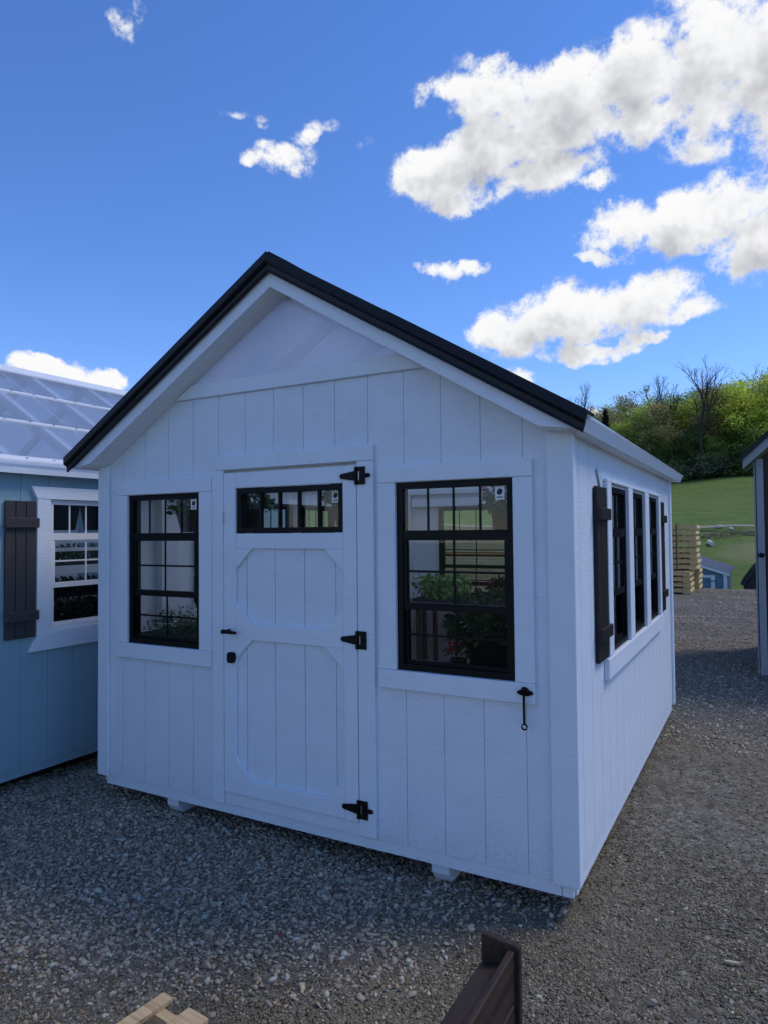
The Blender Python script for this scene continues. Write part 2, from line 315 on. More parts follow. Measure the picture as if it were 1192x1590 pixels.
def grass_mat():
    t = NT('meadow_grass'); g = t.coord()
    a = t.noise(g, .06, 5, .6); b = t.noise(t.coord((.55, .9, 1)), 1, 7, .78); c = t.noise(g, 9, 4, .7); d = t.noise(g, .16, 4, .6, .5)
    col = t.ramp(b, [(.30, (.070, .12, .025)), (.5, (.14, .21, .043)), (.70, (.21, .28, .066))])
    col = t.mix(t.n('ShaderNodeMapRange', **{'Value': a, 'From Min': .45, 'From Max': .7, 'To Max': .6}).outputs[0], col, (.17, .22, .05, 1))
    col = t.mix(t.math('MULTIPLY', t.n('ShaderNodeMapRange', **{'Value': c, 'From Min': .5, 'From Max': .8}).outputs[0], .5), col, (.21, .22, .085, 1))
    sp = t.n('ShaderNodeSeparateXYZ'); t.set(sp.inputs[0], t.n('ShaderNodeTexCoord').outputs['Object'])     # worn, dry ground below the track
    dx = t.math('DIVIDE', t.math('SUBTRACT', sp.outputs[0], 4.2), 3.0); dy = t.math('DIVIDE', t.math('SUBTRACT', sp.outputs[1], 52.0), 5.5)
    dd = t.math('SUBTRACT', 1.15, t.math('ADD', t.math('MULTIPLY', dx, dx), t.math('MULTIPLY', dy, dy)))
    dry = t.n('ShaderNodeMapRange', **{'Value': t.math('ADD', dd, t.math('MULTIPLY', t.math('SUBTRACT', d, .5), 3.0)), 'From Min': .0, 'From Max': 1.2, 'To Max': .6}).outputs[0]
    col = t.mix(dry, col, (.33, .28, .15, 1))
    return t.done(t.pbr(col, .9, t.bump(t.noise(g, 3.5, 6, .75), .9, .25), spec=.15))
xs = np.concatenate([np.linspace(-900, -60, 22), np.linspace(-56, 56, 113), np.linspace(60, 900, 22)])
ys = np.concatenate([np.linspace(-400, -24, 12), np.linspace(-22, 19.2, 20), np.linspace(20, 160, 141), np.linspace(166, 900, 40)])
V, F = grid(xs, ys, hill_z)
tag(link('grass_field', np_mesh('grass_field', V, F, grass_mat(), smooth=True)), kind='structure')

def gravel_mat():
    t = NT('crushed_gravel'); g = t.coord()
    big = t.noise(g, .55, 4, .55); v1 = t.n('ShaderNodeTexVoronoi', Vector=g, Scale=60.0); v2 = t.n('ShaderNodeTexVoronoi', Vector=g, Scale=140.0); vb = t.n('ShaderNodeTexVoronoi', Vector=g, Scale=24.0)
    rnd = t.n('ShaderNodeSeparateColor'); t.set(rnd.inputs[0], v1.outputs['Color']); rb = t.n('ShaderNodeSeparateColor'); t.set(rb.inputs[0], vb.outputs['Color'])
    c1 = t.ramp(rnd.outputs[0], [(.0, (.045, .041, .033)), (.55, (.122, .110, .088)), (.85, (.20, .185, .15)), (1, (.34, .31, .26))])
    c2 = t.ramp(rb.outputs[1], [(.0, (.09, .082, .07)), (.6, (.225, .205, .172)), (1, (.38, .355, .30))])
    col = t.mix(.4, c1, c2)
    col = t.mix(t.n('ShaderNodeMapRange', **{'Value': big, 'From Min': .42, 'From Max': .66, 'To Max': .55}).outputs[0], col, (.18, .15, .10, 1))      # fines and dust packed between the stones
    rut = t.noise(t.coord((.25, 2.2, 1)), 1, 4, .55, .4)
    h = t.math('ADD', t.math('MULTIPLY', v1.outputs['Distance'], -.6), t.math('ADD', t.math('MULTIPLY', vb.outputs['Distance'], -.9), t.math('MULTIPLY', v2.outputs['Distance'], -.3)))
    n1 = t.bump(rut, .6, .12); n2 = t.bump(h, .7, .015, n1)
    return t.done(t.pbr(col, .92, n2, spec=.2))
def yard_z(x, y):
    r = .012 * np.sin(x * 2.1 + .6 * np.sin(y * 1.3)) * np.sin(y * 1.7 + .4) + .008 * np.sin(x * 5.3 + y * 3.1)
    far = np.clip((y - 5) / 6, 0, 1) * np.clip((19.2 - y) / 2, 0, 1)
    r = r + far * (.035 * np.sin(y * 1.9 + .5 * np.sin(x * .8)) + .02 * np.sin(y * 4.3 + x))
    return r - .004 - .09 * np.clip((y - 18.4) / .8, 0, 1) ** 2
xs = np.concatenate([np.linspace(-26, -3.2, 20), np.arange(-3, 6.01, .12), np.linspace(6.3, 26, 20)])
ys = np.concatenate([np.linspace(-20, -2.6, 14), np.arange(-2.5, 9.01, .12), np.arange(9.15, 19.3, .2)])
V, F = grid(xs, ys, yard_z)
yard = tag(link('gravel_yard', np_mesh('gravel_yard', V, F, gravel_mat(), smooth=True)), kind='structure')
STONEM = vcol('loose_stone', .9, spec=.2)

ICO_V = np.array([(0, .5257, .8507), (0, -.5257, .8507), (0, .5257, -.8507), (0, -.5257, -.8507), (.5257, .8507, 0), (-.5257, .8507, 0), (.5257, -.8507, 0), (-.5257, -.8507, 0), (.8507, 0, .5257), (-.8507, 0, .5257), (.8507, 0, -.5257), (-.8507, 0, -.5257)])
ICO_F = np.array([(0, 1, 8), (0, 9, 1), (0, 5, 9), (0, 4, 5), (0, 8, 4), (1, 6, 8), (1, 7, 6), (1, 9, 7), (2, 3, 11), (2, 10, 3), (2, 4, 10), (2, 5, 4), (2, 11, 5), (3, 6, 7), (3, 10, 6), (3, 7, 11), (4, 8, 10), (5, 11, 9), (6, 10, 8), (7, 9, 11)])
OCT_V = np.array([(1, 0, 0), (-1, 0, 0), (0, 1, 0), (0, -1, 0), (0, 0, 1), (0, 0, -1)], float)
OCT_F = np.array([(0, 2, 4), (2, 1, 4), (1, 3, 4), (3, 0, 4), (2, 0, 5), (1, 2, 5), (3, 1, 5), (0, 3, 5)])
def rand_rot(n, tilt):
    a = RNG.uniform(0, 2 * np.pi, n); b = RNG.normal(0, tilt, n); c = RNG.normal(0, tilt, n)
    ca, sa, cb, sb, cc, sc = np.cos(a), np.sin(a), np.cos(b), np.sin(b), np.cos(c), np.sin(c); o, z = np.ones(n), np.zeros(n)
    Rz = np.stack([ca, -sa, z, sa, ca, z, z, z, o], -1).reshape(n, 3, 3); Rx = np.stack([o, z, z, z, cb, -sb, z, sb, cb], -1).reshape(n, 3, 3); Ry = np.stack([cc, z, sc, z, o, z, -sc, z, cc], -1).reshape(n, 3, 3)
    return Rz @ Rx @ Ry
def stone_colors(n, kind):
    v = RNG.lognormal(-1.2, .32, n) if kind == 'coarse' else RNG.lognormal(-1.85, .42, n)
    tone = np.array([1.26, 1.0, .74]) if kind == 'coarse' else np.array([1.18, 1.0, .68])
    c = np.clip(v, .05, .55)[:, None] * (tone + RNG.normal(0, .015, (n, 3)))
    warm = RNG.random(n) < .05; c[warm] *= np.array([1.25, 1.0, .75]); return np.clip(c, .01, .5)
def stones(P, R, base, faces, kind, tilt=.5):
    n = len(P); k = len(base)
    sc = R[:, None] * np.stack([RNG.uniform(.8, 1.45, n), RNG.uniform(.7, 1.1, n), RNG.uniform(.3, .6, n)], -1)
    v = base[None] * RNG.uniform(.6, 1.25, (n, k, 1)) * sc[:, None]
    v = np.einsum('nij,nkj->nki', rand_rot(n, tilt), v) + P[:, None]
    f = (faces[None] + (np.arange(n) * k)[:, None, None]).reshape(-1, 3)
    return v.reshape(-1, 3), f, np.repeat(stone_colors(n, kind), k, 0)
def smooth_noise(x, y, s):
    return .5 + .25 * (np.sin(x * 2.3 * s + 1.1 * np.sin(y * 1.9 * s)) + np.sin(y * 2.9 * s + 1.7 * np.sin(x * 1.3 * s + .6)))
def coarse_w(x, y):
    """1 where the coarse blue-grey stone lies thick"""
    d = (2.15 - x) * .85 + (y + .62) * .9
    return np.clip(.5 + d * 1.1 + (smooth_noise(x, y, 1.6) - .5) * .8, .004, 1)
def scatter(n, x0, x1, y0, y1):
    x = RNG.uniform(x0, x1, n); y = RNG.uniform(y0, y1, n); return x, y
def under_shed(x, y): return ((x > .1) & (x < 2.95) & (y > .6)) | (x < -.75) | (y < -1.95 + .35 * np.abs(x - 1.2))
# coarse stone on the left
x, y = scatter(60000, -1.0, 3.0, -1.9, 1.2); keep = (RNG.random(len(x)) < coarse_w(x, y)) & ~under_shed(x, y); x, y = x[keep], y[keep]
r = np.clip(RNG.lognormal(-4.72, .36, len(x)), .005, .019); order = np.argsort(-r); x, y, r = x[order], y[order], r[order]
big = 290                                                      # the largest are stones of their own
P = np.stack([x, y, yard_z(x, y) + r * .15], -1)
parts = [stones(P[big:], r[big:], ICO_V, ICO_F, 'coarse')]
bigP, bigR = P[:big], r[:big]
# fine chips
xa, ya = scatter(175000, .6, 4.3, -1.9, 1.4); xb, yb = scatter(42000, 2.6, 4.6, 1.4, 3.6); x = np.concatenate([xa, xb]); y = np.concatenate([ya, yb])
keep = (RNG.random(len(x)) < 1.05 - .8 * coarse_w(x, y)) & ~under_shed(x, y); x, y = x[keep], y[keep]
r = np.clip(RNG.lognormal(-5.2, .36, len(x)), .003, .012); parts.append(stones(np.stack([x, y, yard_z(x, y) + r * .1], -1), r, OCT_V, OCT_F, 'fine'))
# the strip between the sheds and the open yard beyond
x, y = scatter(42000, 2.2, 5.4, 2.8, 19.0); keep = ~(((x < 3.0) & (y < 3.7)) | ((x > 3.85) & (y > 6.0))); x, y = x[keep], y[keep]
r = np.clip(RNG.lognormal(-4.45, .4, len(x)), .006, .03); parts.append(stones(np.stack([x, y, yard_z(x, y) + r * .1], -1), r, OCT_V, OCT_F, 'coarse'))
off = 0; VV, FF, CC = [], [], []
for v, f, c in parts: VV.append(v); FF.append(f + off); CC.append(c); off += len(v)
tag(link('gravel', np_mesh('gravel', np.concatenate(VV), np.concatenate(FF), STONEM, np.concatenate(CC)), yard), kind='stuff')
protos = []
for k in range(12):
    v, f, c = stones(np.zeros((1, 3)), np.ones(1), ICO_V, ICO_F, 'coarse', .25); protos.append(np_mesh('stone', v, f, STONEM, np.clip(c * .9, 0, .4)))
for i in range(big):
    s = float(bigR[i]); link('stone', protos[i % 12], yard, tuple(bigP[i]), (0, 0, random.uniform(0, 6.28)), (s, s, s))
# a few pale stones lying loose in front
for (px, py, s) in [(1.79, -.86, .016), (2.62, -.42, .015), (3.56, .12, .017), (3.42, -.38, .016), (3.7, .55, .018), (2.05, -.83, .014), (1.72, -1.05, .02), (3.45, .85, .02), (3.1, .62, .013), (2.95, -.55, .012)]:
    link('stone', protos[random.randrange(12)], yard, (px, py, .006), (0, 0, random.uniform(0, 6)), (s, s, s))

# ------------------------------------------------------------------ shed building blocks
def column_boxes(mb, u0, u1, w0, w1, z0, top, openings, splits=()):
    cuts = sorted({u0, u1} | {c for o in openings for c in o[:2] if u0 < c < u1} | {s for s in splits if u0 < s < u1})
    for a, b in zip(cuts[:-1], cuts[1:]):
        m = (a + b) / 2; iv = sorted((o[2], o[3]) for o in openings if o[0] < m < o[1]); z = z0
        for o0, o1 in iv:
            if o0 > z: mb.box(a, b, w0, w1, z, o0)
            z = max(z, o1)
        ta, tb = top(a), top(b)
        if min(ta, tb) > z - 1e-6 and max(ta, tb) > z: mb.prism([(a, z), (b, z), (b, tb), (a, ta)], w0, w1)
    return mb
def siding(part, T, flip, u0, u1, g0, z0, top, openings, mat, w0=0.0, w1=.012, step=.2032, splits=()):
    """planks between the grooves; a plank cut in two by an opening is two planks"""
    edges = [u0] + [g0 + step * k for k in range(-30, 60) if u0 + .02 < g0 + step * k < u1 - .02] + [u1]
    for ua, ub in zip(edges[:-1], edges[1:]):
        a, b = ua + .0018, ub - .0018
        full = [o for o in openings if o[0] <= a + .004 and o[1] >= b - .004]; part_o = [o for o in openings if o not in full and o[0] < b and o[1] > a]
        z = z0; spans = []
        for o in sorted(full, key=lambda q: q[2]):
            if o[2] > z: spans.append((z, o[2]))
            z = max(z, o[3])
        if max(top(a), top(b)) > z: spans.append((z, None))
        for s0, s1 in spans:
            mb = MB(T, flip); side = [o for o in part_o if s1 is None or o[2] < s1]
            if s1 is None and side:                      # outline of a plank notched on one or both edges
                pts_l = [(a, s0)]; pts_r = [(b, s0)]
                for o in sorted(side, key=lambda q: q[2]):
                    if o[0] <= a + .004: pts_l += [(a, o[2]), (min(o[1], b - .004), o[2]), (min(o[1], b - .004), o[3]), (a, o[3])]
                    else: pts_r += [(b, o[2]), (max(o[0], a + .004), o[2]), (max(o[0], a + .004), o[3]), (b, o[3])]
                mid = [(s, top(s)) for s in splits if a < s < b]
                mb.prism(pts_r + [(b, top(b))] + mid[::-1] + [(a, top(a))] + pts_l[::-1][:-1] + [pts_l[0]], w0, w1)
            else:
                if s1 is None:
                    mid = [(s, top(s)) for s in splits if a < s < b]
                    mb.prism([(a, s0), (b, s0), (b, top(b))] + mid[::-1] + [(a, top(a))], w0, w1)
                else: mb.box(a, b, w0, w1, s0, s1)
            mb.build('plank', mat, part)
def window(parent, T, flip, u0, u1, z0, z1, frame_mat, lower_grid=True, sticker=None, screen=True):
    """transom row over a single-hung pair, grilles on the outside"""
    H = z1 - z0; fw = .031; s = H / .931
    mb = MB(T, flip)
    mb.box(u0, u0 + fw, -.05, .016, z0, z1).box(u1 - fw, u1, -.05, .016, z0, z1).box(u0 + fw, u1 - fw, -.05, .016, z1 - fw, z1).box(u0 + fw, u1 - fw, -.05, .016, z0, z0 + fw)
    win = mb.build('window', frame_mat, parent)
    i0, i1 = u0 + fw + .001, u1 - fw - .001; zr0, zr1, zt0, zt1 = z0 + .300 * s, z0 + .336 * s, z0 + .643 * s, z0 + .692 * s
    MB(T, flip).box(i0, i1, -.03, .013, zt0, zt1).build('transom_rail', frame_mat, win)
    sash = MB(T, flip); sw = .017
    sash.box(i0, i1, -.022, .009, zr0, zr1).box(i0, i0 + sw, -.022, .009, zr1, zt0 - .001).box(i1 - sw, i1, -.022, .009, zr1, zt0 - .001); sash.build('upper_sash', frame_mat, win)
    lo = MB(T, flip); lo.box(i0, i1, -.032, -.004, z0 + fw + .001, z0 + fw + .02).box(i0, i0 + sw, -.032, -.004, z0 + fw + .021, zr0 - .001).box(i1 - sw, i1, -.032, -.004, z0 + fw + .021, zr0 - .001); lo.build('lower_sash', frame_mat, win)
    um = (u0 + u1) / 2; mw = .0055
    for k in (1, 2, 3):
        u = i0 + (i1 - i0) * k / 4; MB(T, flip).box(u - mw, u + mw, -.0005, .004, zt1, z1 - fw - .0005).build('muntin', frame_mat, win)
    MB(T, flip).box(um - mw, um + mw, -.0005, .004, zr1 + .0005, zt0 - .0005).build('muntin', frame_mat, win)
    zm = (zr1 + zt0) / 2
    for a, b in ((i0 + sw, um - mw), (um + mw, i1 - sw)): MB(T, flip).box(a + .0005, b - .0005, -.0005, .0035, zm - mw, zm + mw).build('muntin', frame_mat, win)
    if lower_grid:
        zm = (z0 + fw + .02 + zr0) / 2
        MB(T, flip).box(um - mw, um + mw, -.0145, -.010, z0 + fw + .021, zr0 - .001).build('muntin', frame_mat, win)
        for a, b in ((i0 + sw, um - mw), (um + mw, i1 - sw)): MB(T, flip).box(a + .0005, b - .0005, -.0145, -.0105, zm - mw, zm + mw).build('muntin', frame_mat, win)
    q = lambda w, a, b, c, d: MB(T, flip).box(a, b, w - .003, w, c, d)
    q(-.001, i0, i1, zt1 + .001, z1 - fw - .001).build('pane', GLASS, win); q(-.0012, i0 + sw, i1 - sw, zr1 + .001, zt0 - .001).build('pane', GLASS, win)
    q(-.015, i0 + sw, i1 - sw, z0 + fw + .021, zr0 - .001).build('pane', DSCREEN if screen == 'dark' else SCREEN, win)
    if sticker:
        a = i1 - .062 if sticker == 'r' else i0 + .012; zt = z1 - fw - .006
        make_sticker(win, T, flip, a, zt)
    return win
def make_sticker(win, T, flip, a, zt, w=-.0006):
    st = MB(T, flip).box(a, a + .046, w, w + .0006, zt - .062, zt).build('sticker', PAPER, win)
    mk = MB(T, flip)                                   # a dark round emblem over a line of small print
    cx, cz = a + .023, zt - .025; ring = [(cx + .014 * math.cos(t) * (1 + .18 * math.sin(2 * t)), cz + .015 * math.sin(t)) for t in np.linspace(0, 2 * math.pi, 13)[:-1]]
    mk.prism(ring, w + .0008, w + .0012); mk.box(a + .008, a + .038, w + .0008, w + .0012, zt - .053, zt - .048)
    mk.build('sticker_print', INK, win)
def shutter(parent, T, flip, u0, u1, z0, z1, mat, proud=.012, boards=3, bat=(.115, .06)):
    bw = (u1 - u0) / boards
    root = MB(T, flip).box(u0 + .006, u1 - .006, proud, proud + .006, z0 + .01, z1 - .01).build('shutter', mat, parent)
    for k in range(boards): MB(T, flip).box(u0 + bw * k + .0025, u0 + bw * (k + 1) - .0025, proud + .006, proud + .022, z0, z1).build('board', mat, root, bevel=.002)
    for zc in (z1 - bat[0] - bat[1] / 2, z0 + bat[0] + bat[1] / 2):
        MB(T, flip).box(u0 - .006, u1 + .012, proud + .022, proud + .042, zc - bat[1] / 2, zc + bat[1] / 2).build('batten', mat, root, bevel=.002)
        for u in (u0 + .04, u1 - .04): MB(T, flip).box(u - .004, u + .004, proud + .042, proud + .0435, zc - .004, zc + .004).build('screw', IRON, root)
    return root
W, L = 3.048, 3.60
FR = (lambda u, w, z: (u, -w, z), True); RT = (lambda u, w, z: (W + w, u, z), True); LT = (lambda u, w, z: (-w, u, z), False); BK = (lambda u, w, z: (u, L + w, z), False)
WZ0, WZ1 = 1.023, 1.954
SL = .605; XM = W / 2
roof_z = lambda x: 3.208 - SL * abs(x - XM)          # top of the black rake trim
sof_z = lambda x: roof_z(x) - .182                   # underside of the rake

def build_white_shed():
    S = empty('garden_shed'); tag(S, 'white gabled garden shed with black windows and black roof edge in the foreground', 'shed')
    wallside = lambda u: 2.150
    front_open = [(.269, .879, WZ0, WZ1), (2.196, 2.803, WZ0, WZ1), (1.074, 1.973, .229, 2.072)]
    side_wins = [(.815, 1.352), (1.506, 2.019), (2.197, 2.719)]
    side_open = [(a, b, 1.035, 1.95) for a, b in side_wins]
    back_open = [(.80, 1.60, 1.023, 1.954)]
    gable_top = lambda u: min(2.515, sof_z(u) + .012)
    ks = (XM - (sof_z(XM) + .012 - 2.515) / SL, XM + (sof_z(XM) + .012 - 2.515) / SL)
    # structural sheets with their openings, the planks hung on each
    fw = column_boxes(MB(*FR), .0, W, -.012, .007, .162, gable_top, front_open, ks).build('front_wall', INNER, S)
    siding(fw, *FR, .0, W, .003, .162, gable_top, front_open, WHITE, splits=ks, w0=.0072)
    rw = column_boxes(MB(*RT), .012, L - .012, -.012, .007, .162, wallside, side_open).build('right_wall', INNER, S)
    siding(rw, *RT, .0, L, .16, .162, wallside, side_open, WHITE, w0=.0072)
    lw = column_boxes(MB(*LT), .012, L - .012, -.012, .007, .162, wallside, side_open).build('left_wall', INNER, S)
    siding(lw, *LT, .0, L, .16, .162, wallside, side_open, WHITE, w0=.0072)
    bw = column_boxes(MB(*BK), .0, W, -.012, .007, .162, gable_top, back_open, ks).build('back_wall', INNER, S)
    siding(bw, *BK, .0, W, .003, .162, gable_top, back_open, WHITE, splits=ks, w0=.0072)
    # studs inside
    for T, n, ops in ((LT, L, side_open), (RT, L, side_open), (BK, W, back_open), (FR, W, front_open)):
        k = 0
        for u in np.arange(.03, n, .406):
            u = float(u)
            if any(o[0] - .04 < u < o[1] + .0 for o in ops): continue
            MB(*T).box(u, u + .038, -.075, -.0125, .175, 2.10).build('stud', INNER, S)
    for T, n in ((LT, L), (RT, L)):
        MB(*T).box(.08, n - .08, -.078, -.0125, 2.10, 2.14).build('top_plate', INNER, S)
        MB(*T).box(.08, n - .08, -.076, -.0125, 1.965, 2.005).build('window_header', INNER, S)
        MB(*T).box(.08, n - .08, -.076, -.0125, .975, 1.015).build('window_girt', INNER, S)
    MB(*BK).box(.08, W - .08, -.078, -.0125, 2.10, 2.14).build('top_plate', INNER, S); MB(*BK).box(.5, 1.9, -.077, -.0125, 1.97, 2.05).build('window_header', INNER, S)
    MB().box(.014, W - .014, .014, L - .014, .15, .168).build('floor', FLOORW, S)
    # skirt, skids
    MB(*FR).box(.05, 2.992, -.02, .004, .10, .1595).build('skirt_board', TRIMW, S); MB(*FR).box(2.996, W - .004, -.02, .003, .10, .1595).build('skirt_board', TRIMW, S)
    MB(*RT).box(.03, L - .02, -.02, .004, .10, .1595).build('skirt_board', TRIMW, S); MB(*LT).box(.03, L - .02, -.02, .004, .10, .1595).build('skirt_board', TRIMW, S); MB(*BK).box(.04, W - .04, -.02, .004, .10, .1595).build('skirt_board', TRIMW, S)
    for u in (.555, 2.345):
        MB(lambda a, b, z: (a, b, z)).poly([(u, .03, .098), (u + .095, .03, .098), (u, .03, .045), (u + .095, .03, .045), (u, .075, -.012), (u + .095, .075, -.012), (u, L - .1, -.012), (u + .095, L - .1, -.012), (u, L - .1, .098), (u + .095, L - .1, .098)],
            [(0, 1, 3, 2), (2, 3, 5, 4), (4, 5, 7, 6), (6, 7, 9, 8), (0, 8, 9, 1), (0, 2, 4, 6, 8), (1, 9, 7, 5, 3)]).build('skid', TRIMW, S, bevel=.003)
    # corner boards
    B = .003
    MB(*FR).box(-.006, .092, .0125, .034, .158, 2.155).build('corner_board', TRIMW, S, bevel=B); MB(*FR).box(2.962, W + .034, .0125, .034, .158, 2.150).build('corner_board', TRIMW, S, bevel=B)
    MB(*RT).box(-.012, .030, .0125, .030, .158, 2.145).build('corner_board', TRIMW, S, bevel=B); MB(*RT).box(L - .07, L + .012, .0125, .030, .150, 2.145).build('corner_board', TRIMW, S, bevel=B)
    MB(*LT).box(-.012, .03, .0125, .030, .158, 2.145).build('corner_board', TRIMW, S, bevel=B)
    # front windows with their casings
    for (a, b, ta, tb, st) in ((.269, .879, .164, .982, 'r'), (2.196, 2.803, 2.100, 2.896, 'r')):
        window(S, *FR, a, b, WZ0, WZ1, BLACKV, True, st)
        MB(*FR).box(ta, tb, .0125, .036, WZ1 + .002, 2.038).build('window_casing', TRIMW, S, bevel=B)
        MB(*FR).box(ta, a - .001, .0125, .034, WZ0, WZ1 + .001).build('window_casing', TRIMW, S, bevel=B); MB(*FR).box(b + .001, tb, .0125, .034, WZ0, WZ1 + .001).build('window_casing', TRIMW, S, bevel=B)
        MB(*FR).box(ta, tb, .0125, .040, .930, WZ0 - .001).build('window_sill', TRIMW, S, bevel=B)
    # door
    MB(*FR).box(1.006, 2.074, .0125, .036, 2.076, 2.157).build('door_casing', TRIMW, S, bevel=B)
    MB(*FR).box(.985, 1.071, .0125, .034, .160, 2.075).build('door_casing', TRIMW, S, bevel=B); MB(*FR).box(1.977, 2.074, .0125, .034, .165, 2.075).build('door_casing', TRIMW, S, bevel=B)
    D = MB(*FR).box(1.076, 1.176, -.012, 0, .232, 2.062).box(1.892, 1.971, -.012, 0, .232, 2.062).box(1.177, 1.891, -.012, 0, .232, 1.70).build('door', INNER, S)
    de = [1.080, 1.232, 1.432, 1.632, 1.832, 1.968]
    for a, b in zip(de[:-1], de[1:]):
        MB(*FR).box(a + .002, b - .002, .001, .013, .236, 1.70).build('plank', WHITE, D)
    y0, y1 = .0135, .034
    MB(*FR).box(1.075, 1.162, y0, y1, .231, 2.056).build('stile', TRIMW, D, bevel=B); MB(*FR).box(1.890, 1.972, y0, y1, .231, 2.056).build('stile', TRIMW, D, bevel=B)
    MB(*FR).box(1.163, 1.889, y0, y1 - .001, 1.967, 2.056).build('rail', TRIMW, D, bevel=B); MB(*FR).box(1.163, 1.889, y0, y1 - .001, 1.621, 1.707).build('rail', TRIMW, D, bevel=B)
    MB(*FR).box(1.163, 1.889, y0, y1 - .001, 1.106, 1.199).build('rail', TRIMW, D, bevel=B); MB(*FR).box(1.163, 1.889, y0, y1 - .001, .231, .320).build('rail', TRIMW, D, bevel=B)
    for (za, zb) in ((1.199, 1.621), (.320, 1.106)):
        g = .117; a, b = 1.1625, 1.8895
        for tri in ([(a, za), (a + g, za), (a, za + g)], [(b - g, za), (b, za), (b, za + g)], [(a, zb - g), (a + g, zb), (a, zb)], [(b, zb - g), (b, zb), (b - g, zb)]):
            MB(*FR).prism(tri, y0, y1 - .0015).build('corner_block', TRIMW, D, bevel=.002)
    MB(*FR).box(1.075, 1.972, -.034, -.0125, 2.035, 2.10).build('door_stop', INNER, S); MB(*FR).box(1.04, 1.10, -.034, -.0125, .20, 2.034).build('door_stop', INNER, S); MB(*FR).box(1.945, 2.0, -.034, -.0125, .20, 2.034).build('door_stop', INNER, S)
    # door light
    a, b, z0, z1 = 1.170, 1.888, 1.709, 1.965; f = .030
    dl = MB(*FR).box(a, a + f, -.03, .024, z0, z1).box(b - f, b, -.03, .024, z0, z1).box(a + f, b - f, -.03, .024, z1 - f, z1).box(a + f, b - f, -.03, .024, z0, z0 + f).build('door_light', BLACKV, D)
    for k in range(1, 5):
        u = a + f + (b - a - 2 * f) * k / 5; MB(*FR).box(u - .0065, u + .0065, -.008, .015, z0 + f + .0005, z1 - f - .0005).build('muntin', BLACKV, D)
    MB(*FR).box(a + f, b - f, -.014, -.011, z0 + f, z1 - f).build('pane', GLASS, D); make_sticker(D, *FR, b - f - .062, z1 - f - .004, -.0105)
    MB(*FR).box(1.073, 1.976, .0125, .019, .163, .229).build('threshold_board', TRIMW, S)
    # strap hinges
    for zc, knob in ((2.000, True), (1.157, False), (.300, True)):
        h = MB(*FR).box(1.978, 2.030, .036, .041, zc - .046, zc + .046).build('hinge', IRON, S)
        MB(*FR).prism([(1.878, zc - .007), (1.884, zc - .012), (1.973, zc - .026), (1.973, zc + .026), (1.884, zc + .012), (1.878, zc + .007)], .036, .041).build('hinge_strap', IRON, h)
        MB(*FR).tube([(1.9765, .043, zc - .046), (1.9765, .043, zc + .046)], .0075, 8).build('hinge_pin', IRON, h)
        MB(*FR).box(1.992, 1.996, .041, .0418, zc - .022, zc + .022).build('hinge_slot', STEEL, h)
        if knob: MB(*FR).tube([(2.032, .038, zc), (2.046, .040, zc), (2.058, .040, zc)], [.010, .012, .008], 8).build('latch_stud', IRON, h)
    # handle and bolt
    MB(*FR).tube([(1.118, .034, 1.150), (1.118, .072, 1.150)], .012, 10).tube([(1.100, .075, 1.150), (1.135, .080, 1.152), (1.205, .080, 1.148)], [.013, .012, .008], 8).build('door_handle', IRON, S, smooth=True)
    MB(*FR).prism([(1.126, .972), (1.158, .972), (1.166, .984), (1.166, 1.020), (1.158, 1.032), (1.126, 1.032), (1.118, 1.020), (1.118, .984)], .036, .058).build('deadbolt', IRON, S)
    ch = MB(*FR)
    for k in range(6): ch.tube([(1.078 + .004 * (k % 2), .040, 1.835 - k * .012), (1.083 - .004 * (k % 2), .042, 1.825 - k * .012)], .0022, 5)
    ch.build('door_chain', STEEL, S)
    # hold-back hook hanging on the right sill
    hk = MB(*FR).prism([(2.820 + .072 * (.5 - .5 * math.cos(t)) if False else 2.853 + .038 * math.cos(t), .982 + .014 * math.sin(t)) for t in np.linspace(0, 2 * math.pi, 15)[:-1]], .041, .047).build('holdback_hook', IRON, S)
    MB(*FR).tube([(2.853, .044, .995), (2.853, .062, .985)], .018, 10).build('hook_boss', IRON, hk)
    MB(*FR).tube([(2.853, .062, .982), (2.852, .060, .92), (2.851, .054, .845)], .0058, 8).build('hook_rod', IRON, hk)
    MB(*FR).tube([(2.851 + .012 * math.cos(t), .054, .832 + .012 * math.sin(t)) for t in np.linspace(0, 2 * math.pi, 14)], .0040, 6, False).build('hook_eye', IRON, hk)
    # cross trim and clear gable
    zs = lambda z: (sof_z(XM) - z) / SL
    h0, h1 = zs(2.515), zs(2.602)
    MB(*FR).prism([(XM - h0 + .004, 2.517), (XM + h0 - .004, 2.517), (XM + h1 - .004, 2.602), (XM - h1 + .004, 2.602)], .0, .034).build('gable_crosspiece', TRIMW, S, bevel=B)
    MB(*FR).prism([(XM - h1 - .015, 2.603), (XM + h1 + .015, 2.603), (XM, sof_z(XM) + .006)], -.004, .004).build('gable_panel', POLYG, S)
    MB(*BK).prism([(XM - h0 + .004, 2.517), (XM + h0 - .004, 2.517), (XM, sof_z(XM) - .004)], -.004, .004).build('gable_panel', POLYG, S)
    # roof
    E = 1.645; y0, y1 = -.185, L + .17
